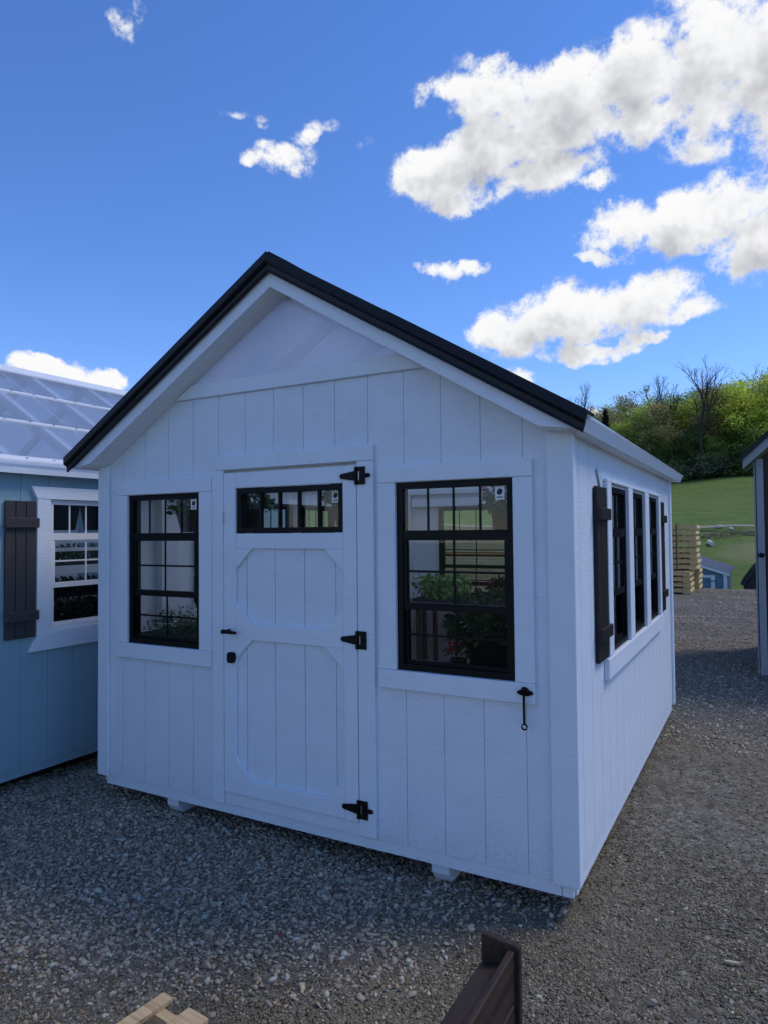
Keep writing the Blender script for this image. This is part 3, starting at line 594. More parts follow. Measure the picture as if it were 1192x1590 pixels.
    for sg in (-1, 1):
        X = lambda d: XM + sg * d
        ez = lambda d: 3.208 - SL * d
        T = (lambda sg: (lambda u, w, z: (XM + sg * u, w, z)))(sg); fl = sg < 0
        # polycarbonate sheet
        MB(T, fl).poly([(.02, y0 + .02, ez(.02) - .028), (E, y0 + .02, ez(E) - .028), (E, y1, ez(E) - .028), (.02, y1, ez(.02) - .028), (.02, y0 + .02, ez(.02) - .016), (E, y0 + .02, ez(E) - .016), (E, y1, ez(E) - .016), (.02, y1, ez(.02) - .016)],
            [(0, 3, 2, 1), (4, 5, 6, 7), (0, 1, 5, 4), (1, 2, 6, 5), (2, 3, 7, 6), (3, 0, 4, 7)]).build('roof_sheet', POLYR, S)
        # rafters
        for y in np.arange(.0, L + .01, .6):
            y = min(max(float(y), .03), L - .07)
            MB(T, fl).prism([(.004, ez(.004) - .03), (1.57, ez(1.57) - .03), (1.57, ez(1.57) - .115), (.004, ez(.004) - .125)], y, y + .038).build('rafter', INNER, S)
        # rake board on the gable, then the soffit behind it
        MB(T, fl).prism([(.0006, ez(0) - .098), (.0006, ez(0) - .180), (1.447, 2.158), (1.601, 2.136), (1.636, 2.186)], -.165, -.140).build('rake_board', TRIMW, S)
        MB(T, fl).prism([(.001, ez(0) - .166), (.001, ez(0) - .180), (1.45, 2.152), (1.56, 2.136), (1.60, 2.156), (1.56, ez(1.56) - .10)], -.1395, -.013).build('soffit', SOFFIT, S)
        MB(T, fl).prism([(.0006, ez(0) - .030), (.0006, ez(0) - .180), (1.447, 2.158), (1.601, 2.136), (1.636, 2.186)], L + .14, L + .165).build('rake_board', TRIMW, S)
        # fascia, square to the rafters
        fa = MB(T, fl).poly([(1.594, y0 + .022, 2.142), (1.614, y0 + .022, 2.134), (1.640, y0 + .022, 2.196), (1.620, y0 + .022, 2.205), (1.594, y1, 2.142), (1.614, y1, 2.134), (1.640, y1, 2.196), (1.620, y1, 2.205)],
            [(0, 1, 2, 3), (7, 6, 5, 4), (0, 4, 5, 1), (1, 5, 6, 2), (2, 6, 7, 3), (3, 7, 4, 0)]).build('fascia', TRIMW, S, bevel=.002)
        MB(T, fl).box(1.528, 1.593, .0, L, 2.139, 2.147).build('soffit', SOFFIT, S)
        # black rake trim: flat flange, broad face, hemmed lower lip
        prof = [(-.20, .0), (-.206, -.048), (-.196, -.060), (-.186, -.064), (-.186, -.090), (-.192, -.104), (-.178, -.106), (-.168, -.064), (-.168, -.014), (-.05, -.014), (-.05, .0)]
        n = len(prof); e1 = E + .012
        pts = [(.0003, y, ez(0) + z) for y, z in prof] + [(e1 - .02 * (-z / .1), y, ez(e1 - .02 * (-z / .1)) + z) for y, z in prof]
        MB(T, fl).poly(pts, [tuple(range(n)), tuple(range(2 * n - 1, n - 1, -1))] + [(i + n, (i + 1) % n + n, (i + 1) % n, i) for i in range(n)]).build('rake_trim', BLACKM, S)
        MB(T, fl).poly([(.0, y0 + .01, ez(0) + .004), (.13, y0 + .01, ez(.13) + .004), (.13, y1, ez(.13) + .004), (.0, y1, ez(0) + .004), (.0, y0 + .01, ez(0) + .009), (.13, y0 + .01, ez(.13) + .007), (.13, y1, ez(.13) + .007), (.0, y1, ez(0) + .009)],
            [(0, 3, 2, 1), (4, 5, 6, 7), (0, 1, 5, 4), (1, 2, 6, 5), (2, 3, 7, 6), (3, 0, 4, 7)]).build('ridge_cap', BLACKM, S)
    MB().box(XM - .019, XM + .019, .0, L, 3.00, 3.165).build('ridge_beam', INNER, S)
    # side windows
    for T in (RT, LT):
        for a, b in side_wins: window(S, *T, a, b, 1.035, 1.95, BLACKV, False, None, 'dark')
        posts = [(.700, .814), (1.353, 1.505), (2.020, 2.196), (2.720, 2.815)]
        for a, b in posts: MB(*T).box(a + .001, b - .001, .0125, .036, 1.036, 1.965).build('window_casing', TRIMW, S, bevel=B)
        MB(*T).box(.70, 2.815, .0125, .036, 1.966, 1.985).build('window_casing', TRIMW, S, bevel=B)
        MB(*T).box(.651, 2.825, .0125, .040, .925, 1.034).build('window_sill', TRIMW, S, bevel=B)
        if T is RT:
            shutter(S, *T, .440, .690, 1.045, 1.930, SHUTB, bat=(.11, .06)); shutter(S, *T, 2.826, 3.060, 1.045, 1.930, SHUTB, bat=(.11, .06))
            MB(*T).poly([(.512, .013, 2.020), (.530, .013, 2.020), (.612, .013, 1.930), (.594, .013, 1.930), (.512, .019, 2.020), (.530, .019, 2.020), (.612, .019, 1.930), (.594, .019, 1.930)],
                [(0, 3, 2, 1), (4, 5, 6, 7), (0, 1, 5, 4), (1, 2, 6, 5), (2, 3, 7, 6), (3, 0, 4, 7)]).build('slanted_strip', STEEL, S)  # thin grey strip slanting down to the shutter top
    # back window
    window(S, *BK, .80, 1.60, 1.023, 1.954, BLACKV, True, None)
    return S
build_white_shed()

# ------------------------------------------------------------------ blue shed on the left
def build_blue_shed():
    X0 = -.57; Y0, Y1 = -2.75, 2.75; HW = 1.675
    S = empty('greenhouse_shed', (X0, 0, 0)); tag(S, 'blue grey shed with clear panel roof and white window, left of the white shed', 'shed')
    T = (lambda u, w, z: (w, u, z), True)
    op = [(0.0, .61, 1.045, 1.955), (-1.9, -1.29, 1.045, 1.955)]
    top = lambda u: 2.13
    wl = column_boxes(MB(*T), Y0, Y1, -.012, .007, .155, top, op).build('right_wall', INNER, S)
    siding(wl, *T, Y0, Y1, -.211, .155, top, op, BLUE, w0=.0072)
    MB(*T).box(Y0 + .02, Y1 - .02, -.03, .004, .098, .153).build('skirt_board', BLUE, S)
    MB().box(-3.0, -.03, Y0 + .1, Y1 - .1, .13, .15).build('floor', FLOORW, S)
    for y in (-1.2, 1.2):
        MB().box(-2.9, -.12, y, y + .095, -.012, .097).build('skid', BLUE, S)
    MB().box(-3.35, -3.33, Y0, Y1, .155, 2.13).build('left_wall', INNER, S)
    rid = 3.26; slope = (rid - 2.205) / (HW + .07)
    for y, nm in ((Y0, 'front_wall'), (Y1 - .012, 'back_wall')):
        MB(lambda u, w, z: (u, w, z)).prism([(-3.33, .155), (-.013, .155), (-.013, 2.13), (-HW, rid - .16), (-3.33, 2.13)], y, y + .012).build(nm, BLUE, S)
    # window with flared head and sill
    for a, b in ((0.0, .61), (-1.9, -1.29)):
        window(S, *T, a, b, 1.045, 1.955, WHITEV, False, None, 'dark')
        MB(*T).prism([(a - .103, 1.958), (b + .103, 1.958), (b + .146, 2.043), (a - .146, 2.043)], .0125, .036).build('window_casing', TRIMW, S, bevel=.002)
        MB(*T).box(a - .103, a - .001, .0125, .034, 1.004, 1.957).build('window_casing', TRIMW, S, bevel=.002); MB(*T).box(b + .001, b + .103, .0125, .034, 1.004, 1.957).build('window_casing', TRIMW, S, bevel=.002)
        MB(*T).box(a, b, .0125, .034, 1.004, 1.044).build('window_casing', TRIMW, S, bevel=.002)
        MB(*T).prism([(a - .112, 1.003), (a - .158, .917), (b + .158, .917), (b + .112, 1.003)], .0125, .038).build('window_sill', TRIMW, S, bevel=.002)
        shutter(S, *T, a - .330, a - .110, 1.020, 1.940, SHUTG, bat=(.115, .065)); shutter(S, *T, b + .110, b + .330, 1.020, 1.940, SHUTG, bat=(.115, .065))
    # roof: fascia, rafters, clear sheets, battens, ridge cap
    MB(*T).box(Y0 - .12, Y1 + .12, .060, .082, 2.120, 2.203).build('fascia', TRIMW, S); MB(*T).box(Y0, Y1, .001, .059, 2.131, 2.139).build('soffit', SOFFIT, S)
    for sg in (-1, 1):
        U = (lambda sg: (lambda d, w, z: (-HW + sg * d, w, z)))(sg); fl = sg < 0; ez = lambda d: rid - slope * d; Em = HW + .09
        for y in np.arange(Y0 + .01, Y1, .61):
            y = float(y); MB(U, fl).prism([(.004, ez(.004) - .022), (Em - .05, ez(Em - .05) - .022), (Em - .05, ez(Em - .05) - .10), (.004, ez(.004) - .12)], y, y + .038).build('rafter', INNER, S)
        yy = np.arange(Y0 - .1, Y1, 1.15)
        for y in yy:
            y = float(y); a, b = y, min(y + 1.147, Y1 + .1)
            MB(U, fl).poly([(.02, a, ez(.02) - .018), (Em, a, ez(Em) - .018), (Em, b, ez(Em) - .018), (.02, b, ez(.02) - .018), (.02, a, ez(.02) - .006), (Em, a, ez(Em) - .006), (Em, b, ez(Em) - .006), (.02, b, ez(.02) - .006)],
                [(0, 3, 2, 1), (4, 5, 6, 7), (0, 1, 5, 4), (1, 2, 6, 5), (2, 3, 7, 6), (3, 0, 4, 7)]).build('roof_panel', POLYR, S)
        for d, wd in ((.055, .12), (.58, .022), (1.14, .022), (Em - .045, .05)):
            a, b = Y0 - .11, Y1 + .11
            bt = MB(U, fl).poly([(d - wd / 2, a, ez(d - wd / 2) - .005), (d + wd / 2, a, ez(d + wd / 2) - .005), (d + wd / 2, b, ez(d + wd / 2) - .005), (d - wd / 2, b, ez(d - wd / 2) - .005), (d - wd / 2, a, ez(d - wd / 2) + .008), (d + wd / 2, a, ez(d + wd / 2) + .008), (d + wd / 2, b, ez(d + wd / 2) + .008), (d - wd / 2, b, ez(d - wd / 2) + .008)],
                [(0, 3, 2, 1), (4, 5, 6, 7), (0, 1, 5, 4), (1, 2, 6, 5), (2, 3, 7, 6), (3, 0, 4, 7)]).build('ridge_cap' if wd > .1 else 'roof_batten', WHITEV, S)
            if sg == 1 and wd < .1:
                for y in np.arange(-.6, 1.6, .203): MB(U, fl).box(d - .007, d + .007, float(y), float(y) + .014, ez(d) + .0085, ez(d) + .014).build('screw', STEEL, bt)
    return S
build_blue_shed()

# ------------------------------------------------------------------ dark brown shed on the right
def build_brown_shed():
    S = empty('barn_shed', (3.74, 5.9, 0)); tag(S, 'dark brown shed with pale corner trim and black roof edge, cut by the right edge', 'shed')
    MAR = painted('dark_brown_siding_paint', (.030, .017, .016), ripple=.4, dirt=.1); GREYT = painted('pale_grey_trim_paint', (.30, .32, .33), ripple=.3, dirt=.1)
    w = 3.05; d = 2.2; sl = .93; pk = 2.50 + sl * w / 2
    top = lambda u: 2.50 + sl * (w / 2 - abs(u - w / 2)) - .03
    F = (lambda u, w_, z: (u, -w_, z), True); Lw = (lambda u, w_, z: (-w_, u, z), False)
    a = column_boxes(MB(*F), 0, w, -.012, .007, .12, top, [], (w / 2,)).build('front_wall', MAR, S); siding(a, *F, 0, w, .003, .12, top, [], MAR, splits=(w / 2,), w0=.0072)
    b = column_boxes(MB(*Lw), .012, d, -.012, .007, .12, lambda u: 2.5, []).build('left_wall', MAR, S); siding(b, *Lw, 0, d, .003, .12, lambda u: 2.5, [], MAR, w0=.0072)
    MB().box(.012, w, d - .012, d, .12, 2.5).build('back_wall', MAR, S); MB().box(w - .012, w, .012, d - .013, .12, 2.5).build('right_wall', MAR, S)
    MB().box(.02, w - .02, .02, d - .02, .10, .119).build('floor', FLOORW, S)
    for u in (.5, 2.3): MB().box(u, u + .095, .05, d - .05, -.012, .099).build('skid', MAR, S)
    MB(*F).box(-.004, .068, .0125, .034, .04, 2.50).build('corner_board', GREYT, S); MB(*Lw).box(-.012, .068, .0125, .030, .04, 2.48).build('corner_board', GREYT, S)
    MB(*F).box(w - .068, w + .004, .0125, .034, .04, 2.50).build('corner_board', GREYT, S)
    for sg in (-1, 1):
        U = (lambda sg: (lambda q, w_, z: (w / 2 + sg * q, w_, z)))(sg); fl = sg < 0; ez = lambda q: 2.50 + .17 + sl * (w / 2 - q)
        E = w / 2 + .155
        MB(U, fl).prism([(.0005, ez(0) - .05), (.0005, ez(0) - .17), (E - .02, ez(E - .02) - .16), (E - .02, ez(E - .02) - .05)], -.16, -.14).build('rake_board', GREYT, S)
        MB(U, fl).prism([(.0005, ez(0) - .13), (.0005, ez(0) - .15), (E - .03, ez(E - .03) - .15), (E - .03, ez(E - .03) - .13)], -.139, -.02).build('soffit', MAR, S)
        MB(U, fl).prism([(.0005, ez(0) + .02), (.0005, ez(0) - .055), (E, ez(E) - .055), (E, ez(E) + .02)], -.19, -.162).build('rake_trim', BLACKM, S)
        MB(U, fl).prism([(.0005, ez(0) + .015), (.0005, ez(0) - .01), (E, ez(E) - .01), (E, ez(E) + .015)], -.161, d + .15).build('roof_sheet', BLACKM, S)
    hk = MB(*F).tube([(.01, .036, 1.40), (.03, .075, 1.405), (.055, .08, 1.39)], [.022, .026, .022], 8).build('wall_hook', IRON, S)
    return S
build_brown_shed()

# ------------------------------------------------------------------ plants
def leaf_mesh(name, P, size, col, mat=None, up=.4, aspect=.55, outward=None):
    """folded diamond leaves at points P"""
    n = len(P); d = RNG.normal(0, 1, (n, 3))
    if outward is not None: d += outward * 1.2
    d[:, 2] += up * RNG.normal(.3, .5, n); d /= np.linalg.norm(d, axis=1)[:, None]
    r = RNG.normal(0, 1, (n, 3)); s = np.cross(d, r); s /= np.linalg.norm(s, axis=1)[:, None] + 1e-9; nn = np.cross(d, s)
    L = (size * RNG.uniform(.6, 1.3, n))[:, None]; w = L * aspect
    V = np.stack([P, P + d * L * .5 + s * w * .5 + nn * L * .10, P + d * L - nn * L * .08, P + d * L * .5 - s * w * .5 + nn * L * .10], 1)
    F = np.arange(4 * n).reshape(n, 4); C = np.repeat(np.clip(col, .002, 1), 4, 0)
    return np_mesh(name, V.reshape(-1, 3), F, mat or LEAF, C)
def green(n, base=(.045, .095, .022), var=.35):
    return np.array(base) * RNG.lognormal(0, var, (n, 1)) * RNG.normal(1, .08, (n, 3))
def pot_plant(name, loc, label, cat, r=.10, h=.11, spread=.16, tall=.16, n=220, leaf=.05, flower=None, nf=40, base=(.045, .095, .022), group=None, drop=0.0, pot='pot', mat=None):
    S = empty(name, loc); tag(S, label, cat, group)
    MB().lathe([(.0, 0), (r * .72, 0), (r * .98, h * .92), (r * 1.06, h * .92), (r * 1.06, h), (r * .92, h), (r * .9, h * .86), (0, h * .84)], n=18).build(pot, mat or POT, S, smooth=True)
    a = RNG.uniform(0, 2 * np.pi, n); q = np.sqrt(RNG.random(n)) * spread; z = h + RNG.random(n) ** .8 * tall * (1 - .5 * (q / spread) ** 2) - drop * (q / spread) ** 3
    P = np.stack([q * np.cos(a), q * np.sin(a), z], -1); out = np.stack([np.cos(a), np.sin(a), np.zeros(n)], -1) * (q / spread)[:, None]
    tag(link('foliage', leaf_mesh('foliage', P, leaf, green(n, base), outward=out), S), kind='stuff')
    if flower is not None:
        a = RNG.uniform(0, 2 * np.pi, nf); q = np.sqrt(RNG.random(nf)) * spread * 1.02; z = h + tall * (.85 - .4 * (q / spread) ** 2) + RNG.normal(.02, .02, nf) - drop * (q / spread) ** 3
        tag(link('flowers', leaf_mesh('flowers', np.stack([q * np.cos(a), q * np.sin(a), z], -1), leaf * .75, np.array(flower) * RNG.normal(1, .12, (nf, 1)), aspect=.9), S), kind='stuff')
    return S
def hanging(loc, label, top, flower=None, r=.14, base=(.04, .08, .02), n=260, group='hanging baskets', leaf=.05, bowl=.15, drop=.05, spread=1.25):
    S = pot_plant('hanging_basket', loc, label, 'hanging basket', r, bowl, r * spread, .15, n, leaf, flower, 50, base, group, drop, 'basket')
    h = MB()
    for k in range(3):
        a = 2 * math.pi * k / 3 + .4; h.tube([(r * math.cos(a), r * math.sin(a), .145), (0, 0, top - loc[2])], .0025, 5)
    h.build('hanger', IRON, S); return S
def tray(name, loc, w, d, label, cat='plant tray', n=500, leaf=.03, tall=.06, flower=None, base=(.05, .11, .025), group=None, rz=0, h=.055, mat=None):
    S = empty(name, loc, rz); tag(S, label, cat, group)
    mb = MB(); mb.box(0, w, 0, d, 0, .012).box(0, w, 0, .006, .012, h).box(0, w, d - .006, d, .012, h).box(0, .006, .006, d - .006, .012, h).box(w - .006, w, .006, d - .006, .012, h); mb.build('tray', mat or TERRA, S)
    MB().box(.007, w - .007, .007, d - .007, .0125, h - .01).build('soil', SOIL, S)
    P = np.stack([RNG.uniform(0, w, n), RNG.uniform(0, d, n), h + RNG.random(n) * tall], -1); tag(link('foliage', leaf_mesh('foliage', P, leaf, green(n, base)), S), kind='stuff')
    if flower is not None:
        k = n // 3; P = np.stack([RNG.uniform(0, w, k), RNG.uniform(0, d, k), h + tall * RNG.uniform(.8, 1.25, k)], -1); tag(link('flowers', leaf_mesh('flowers', P, leaf * .7, np.array(flower) * RNG.normal(1, .1, (k, 1)), aspect=.95), S), kind='stuff')
    return S
SOIL = plain('potting_soil', (.025, .018, .013), .9, .3, bscale=80, bstr=.6)
BENCHW = wood('grey_brown_bench_slats', (.16, .12, .085), (.09, .065, .045), (40, 3, 40))
def plant_bench(x0, x1, y0, y1, z, label, slats=6):
    S = empty('plant_bench', ((x0 + x1) / 2, (y0 + y1) / 2, .168)); tag(S, label, 'plant bench', 'plant benches')
    cx, cy = (x0 + x1) / 2, (y0 + y1) / 2; sw = (x1 - x0) / slats; zz = z - .168
    for k in range(slats): MB().box(x0 - cx + k * sw + .006, x0 - cx + (k + 1) * sw - .006, y0 - cy, y1 - cy, zz - .02, zz).build('slat', BENCHW, S)
    for y in (y0 + .08, cy, y1 - .12): MB().box(x0 - cx + .01, x1 - cx - .01, y - cy, y - cy + .04, zz - .06, zz - .0205).build('crossbar', BENCHW, S)
    for x in (x0 + .02, x1 - .06):
        for y in (y0 + .05, y1 - .09): MB().box(x - cx, x - cx + .04, y - cy + .045, y - cy + .085, 0, zz - .061).build('leg', BENCHW, S)
    return S
# inside the white shed
plant_bench(2.36, 2.95, .12, 3.45, 1.00, 'slatted plant bench along the right wall inside the white shed')
plant_bench(.09, .72, .12, 3.45, 1.00, 'slatted plant bench along the left wall inside the white shed')
RED = (.55, .05, .02); WHT = (.7, .7, .62); PINK = (.6, .18, .25); DRED = (.16, .01, .015)
pot_plant('potted_plant', (2.56, .29, 1.001), 'big dark pot of trailing ivy just inside the right front window', 'potted plant', .13, .20, .20, .19, 420, .065, None, 0, (.035, .075, .020), drop=.06)
pot_plant('potted_plant', (2.43, .20, 1.001), 'small pot of orange red flowers low in the right front window', 'potted plant', .045, .06, .07, .08, 60, .035, RED, 34)
pot_plant('potted_plant', (2.42, .75, 1.001), 'dark red leaved plant behind the ivy in the right front window', 'potted plant', .09, .13, .13, .20, 200, .06, DRED, 40, (.05, .045, .02))
pot_plant('potted_plant', (2.80, .78, 1.001), 'low green plant with red blooms beside the right wall', 'potted plant', .09, .12, .14, .17, 200, .055, DRED, 50)
plant_bench(.76, 2.30, 2.93, 3.46, 1.00, 'slatted plant bench under the back window inside the white shed')
tray('seedling_tray', (.78, 2.96, 1.001), .48, .42, 'tray of pale green seedlings low in the right front window', n=700, leaf=.06, tall=.20, base=(.22, .33, .09))
pot_plant('potted_plant', (1.62, 3.15, 1.001), 'dark red leaved pot before the back window', 'potted plant', .08, .10, .13, .17, 150, .06, DRED, 40, (.05, .05, .02))
pot_plant('potted_plant', (1.95, 3.15, 1.001), 'bright green potted plant before the back window', 'potted plant', .08, .10, .13, .17, 150, .06, None, 0, (.12, .2, .06))
tray('flower_tray', (.16, .16, 1.001), .52, .50, 'tray of small white flowers low in the left front window', 'flower tray', 900, .034, .12, WHT, (.06, .11, .03))
pot_plant('potted_plant', (.47, .82, 1.001), 'pot with a red bloom behind the white flowers in the left window', 'potted plant', .07, .10, .09, .14, 90, .045, (.6, .08, .06), 26)
tray('seed_packet_tray', (2.50, 1.30, 1.001), .38, .7, 'shallow tray of pale seed packets and blooms on the right bench', 'plant tray', 200, .03, .05, (.65, .6, .55))
hanging((.49, .34, 1.72), 'dark hanging basket at the top right of the left front window', 2.35, None, .13)
hanging((.93, .32, 1.74), 'leafy hanging basket at the left end of the door window', 2.45, None, .13, (.05, .085, .02), 260, leaf=.055)
hanging((1.70, .36, 1.74), 'hanging basket with long leaves at the right end of the door window', 2.45, (.30, .24, .03), .12, (.06, .11, .025), 200, leaf=.06)
hanging((2.66, .34, 1.70), 'hanging basket of pink flowers at the top of the right front window', 2.30, PINK, .10, (.05, .09, .03), 220)
# a paper note on the back of the left wall
tag(MB().box(.0785, .0797, 1.62, 1.78, 1.56, 1.68).build('paper_note', PAPER), 'white paper note pinned inside, seen through the left front window', 'note')
# inside the blue shed
def shelf_unit(x0, x1, y0, y1, label):
    S = empty('shelf_unit', (x0, y0, .15)); tag(S, label, 'shelf')
    w, d = x1 - x0, y1 - y0
    for x in (0, w - .04):
        for y in (0, d / 2, d - .04): MB().box(x, x + .04, y, y + .04, 0, 1.50).build('post', INNER, S)
    for z in (.55, .98, 1.25):
        MB().box(-.004, w + .004, -.004, d + .004, z, z + .018).build('shelf_board', INNER, S)
        MB().box(w + .006, w + .022, -.004, d + .004, z - .02, z + .05).build('shelf_rail', WHITEV, S)
    for z in (1.42, 1.49): MB().box(w + .006, w + .022, -.004, d + .004, z, z + .03).build('shelf_rail', WHITEV, S)
    return S
shelf_unit(-1.75, -1.35, -1.6, 1.9, 'white tiered plant shelf inside the blue grey shed')
for k, (yy, zz) in enumerate([(-.5, 1.4185), (.35, 1.4185), (1.1, 1.4185), (-.5, 1.1485), (.35, 1.1485), (1.1, 1.1485)]):
    tray('seedling_tray', (-1.73, yy, zz), .34, .72, 'dark green seedling tray on the %s tier inside the blue shed, %s' % (('top', 'middle')[k // 3], ('nearest the shutter', 'in mid window', 'towards the white shed')[k % 3]), n=700, leaf=.05, tall=.12, base=(.035, .08, .02), group='seedling trays in the blue shed')
for k, (yy, lab) in enumerate([(.36, 'dark hanging basket at the top left of the white framed window'), (.68, 'dark hanging basket at the top right of the white framed window')]):
    hanging((-.92, yy, 1.745), lab, 2.4, None, .135, (.06, .075, .025), 160, 'baskets in the white framed window', .04, .20, 0, 1.0)
tray('seedling_tray', (-1.02, -.05, 1.02), .36, 1.3, 'long low tray of leafy plants behind the lower white framed sash', n=1600, leaf=.05, tall=.14, base=(.03, .06, .018))
plant_bench(-1.06, -.62, -.6, 1.6, 1.012, 'slatted plant bench under the white framed window inside the blue shed', 4)

# ------------------------------------------------------------------ foreground: pallet and trough
def pallet_mesh_parts(S, w, d, mat, h=.12, tops=6, bots=3):
    """stringers along u (w), deck boards across them along v (d)"""
    for v in (0, d / 2 - .02, d - .04): MB().box(0, w, v, v + .04, .017, h - .017).build('stringer', mat, S)
    bw = w / tops
    for k in range(tops): MB().box(k * bw + .012, (k + 1) * bw - .012, -.004, d + .004, h - .0165, h).build('deck_board', mat, S, bevel=.002)
    for k in range(bots):
        c = [.06, w / 2, w - .06][k]; MB().box(c - .045, c + .045, -.004, d + .004, 0, .0165).build('bottom_board', mat, S)
P = empty('wooden_pallet', (1.952, -1.31, .004), -.10); tag(P, 'raw wooden pallet lying on the gravel at the bottom edge', 'pallet')
for v in (.035, .40, .78): MB().box(.0, 1.0, -v - .038, -v, .014, .100).build('stringer', RAWWOOD, P)
for a, b in ((.0, .052), (.135, .232), (.33, .43), (.52, .62), (.72, .82), (.90, 1.0)): MB().box(a, b, -.85, .0, .1005, .118).build('deck_board', RAWWOOD, P, bevel=.002)
for a in (.0, .45, .90): MB().box(a, a + .1, -.85, -.01, .0, .0135).build('bottom_board', RAWWOOD, P)

Tr = empty('plank_trough', (3.10, -1.10, 0), math.radians(0)); tag(Tr, 'narrow dark brown plank trough with end board, rising into the bottom edge', 'trough')
MB().prism([(-.058, 0), (.060, 0), (.060, .500), (-.058, .512)], .0, .024).build('end_board', BROWNW, Tr, bevel=.003)
MB().box(.026, .046, -1.25, -.001, .345, .488).build('side_board', BROWNW, Tr, bevel=.003); MB().box(.026, .046, -1.25, -.001, .18, .338).build('side_board', BROWNW, Tr, bevel=.003)
MB().poly([(-.062, -1.25, .405), (.0255, -1.25, .425), (.0255, -1.25, .445), (-.062, -1.25, .425), (-.062, -.001, .405), (.0255, -.001, .425), (.0255, -.001, .445), (-.062, -.001, .425)],
    [(0, 1, 2, 3), (7, 6, 5, 4), (0, 4, 5, 1), (1, 5, 6, 2), (2, 6, 7, 3), (3, 7, 4, 0)]).build('floor_board', BROWNW, Tr, bevel=.003)
MB().prism([(-.058, 0), (.060, 0), (.060, .500), (-.058, .512)], -1.275, -1.251).build('end_board', BROWNW, Tr, bevel=.003)

# ------------------------------------------------------------------ pallets stacked beyond the shed
PALEWOOD_LIT = wood('sunlit_pale_end_boards', (.85, .66, .32), (.72, .52, .22))  # brighter pine: sunlight on the pallet ends is put into the colour
proto = None; PW, PD, PH = 1.25, 1.05, .148
def make_pallet():
    S = empty('stacked_pallet'); h = PH - .006
    for v in (0, PD / 2 - .02, PD - .04):
        mb = MB(); mb.prism([(0, .018), (.28, .018), (.29, .038), (.34, .038), (.35, .018), (.56, .018), (.57, .038), (.62, .038), (.63, .018), (.84, .018), (.85, .034), (1.08, .034), (1.09, .018), (PW, .018), (PW, h - .018), (0, h - .018)], v, v + .04); mb.build('stringer', PALEWOOD, S)
    MB().box(PW + .001, PW + .022, .0, PD, .036, h - .02).build('end_board', PALEWOOD_LIT, S)  # added board, stands in for the sunlit ends of the pallet's boards
    for k in range(7): MB().box(k * .18, k * .18 + .145, -.006, PD + .006, h - .0175, h).build('deck_board', PALEWOOD, S)
    for k in (0, 3, 6): MB().box(k * .18, k * .18 + .145, -.006, PD + .006, 0, .0175).build('bottom_board', PALEWOOD, S)
    return S
proto = make_pallet()
spots = []
NUM = ['lowest', 'second', 'third', 'fourth', 'fifth', 'sixth', 'seventh', 'topmost']
for k in range(4): spots.append((.83, 16.45, k * PH, 'pale pallet in the front lower stack by the shed corner, %s up' % NUM[k] if k < 3 else 'pale pallet on top of the front lower stack by the shed corner'))
for k in range(4): spots.append((.93, 17.70, k * PH, 'pale pallet in the rear lower stack by the small blue shed, %s up' % NUM[k] if k < 3 else 'pale pallet on top of the rear lower stack by the small blue shed'))
for k in range(8): spots.append((.96, 16.85, (4 + k) * PH + .012 + (.03 if k > 3 else 0), 'pale pallet in the strapped upper pile, %s of eight counted upwards' % NUM[k]))
for i, (x, y, z, lab) in enumerate(spots):
    o = proto if i == 0 else copy_tree(proto)
    o.location = (x + random.uniform(-.02, .02), y + random.uniform(-.02, .02), z + .004); o.rotation_euler = (0, 0, random.uniform(-.015, .015))
    tag(o, lab, 'pallet', 'pallets stacked at the yard edge')
for k, (x, z0, z1, yy, lab) in enumerate([(1.72, .62, 1.86, 16.82, 'dark strap round the upper pallet pile'), (1.45, .0, .60, 16.42, 'dark strap round the front lower pallet stack')]):
    st = empty('pallet_strap', (x, yy, z0)); tag(st, lab, 'strap')
    MB().box(0, .02, -.002, .001, 0, z1 - z0).build('strap_band', IRON, st); MB().box(-.002, .022, .001, 1.13, z1 - z0, z1 - z0 + .003).build('strap_top', IRON, st)

# sawn lumber behind the white shed, seen through its windows
k = 0
for row, (x0, y0) in enumerate([(-2.6, 6.6), (-2.4, 8.1)]):
    for lay in range(4):
        S = empty('lumber_bundle', (x0 + random.uniform(-.05, .05), y0, .02 + lay * .44)); tag(S, 'bundle of sawn yellow boards in the %s stack behind the white shed, %s layer' % (('near', 'far')[row], ('bottom', 'second', 'third', 'top')[lay]), 'lumber', 'lumber stacked behind the white shed')
        for q in range(9):
            for c in range(4): MB().box(0, 3.6 + random.uniform(-.04, .04), c * .25 + .002, c * .25 + .247, .045 + q * .042 + .001, .045 + q * .042 + .040).build('board', PALEWOOD, S)
        for u in (.3, 1.75, 3.2): MB().box(u, u + .08, 0, 1.0, 0, .045).build('bearer', PALEWOOD, S)

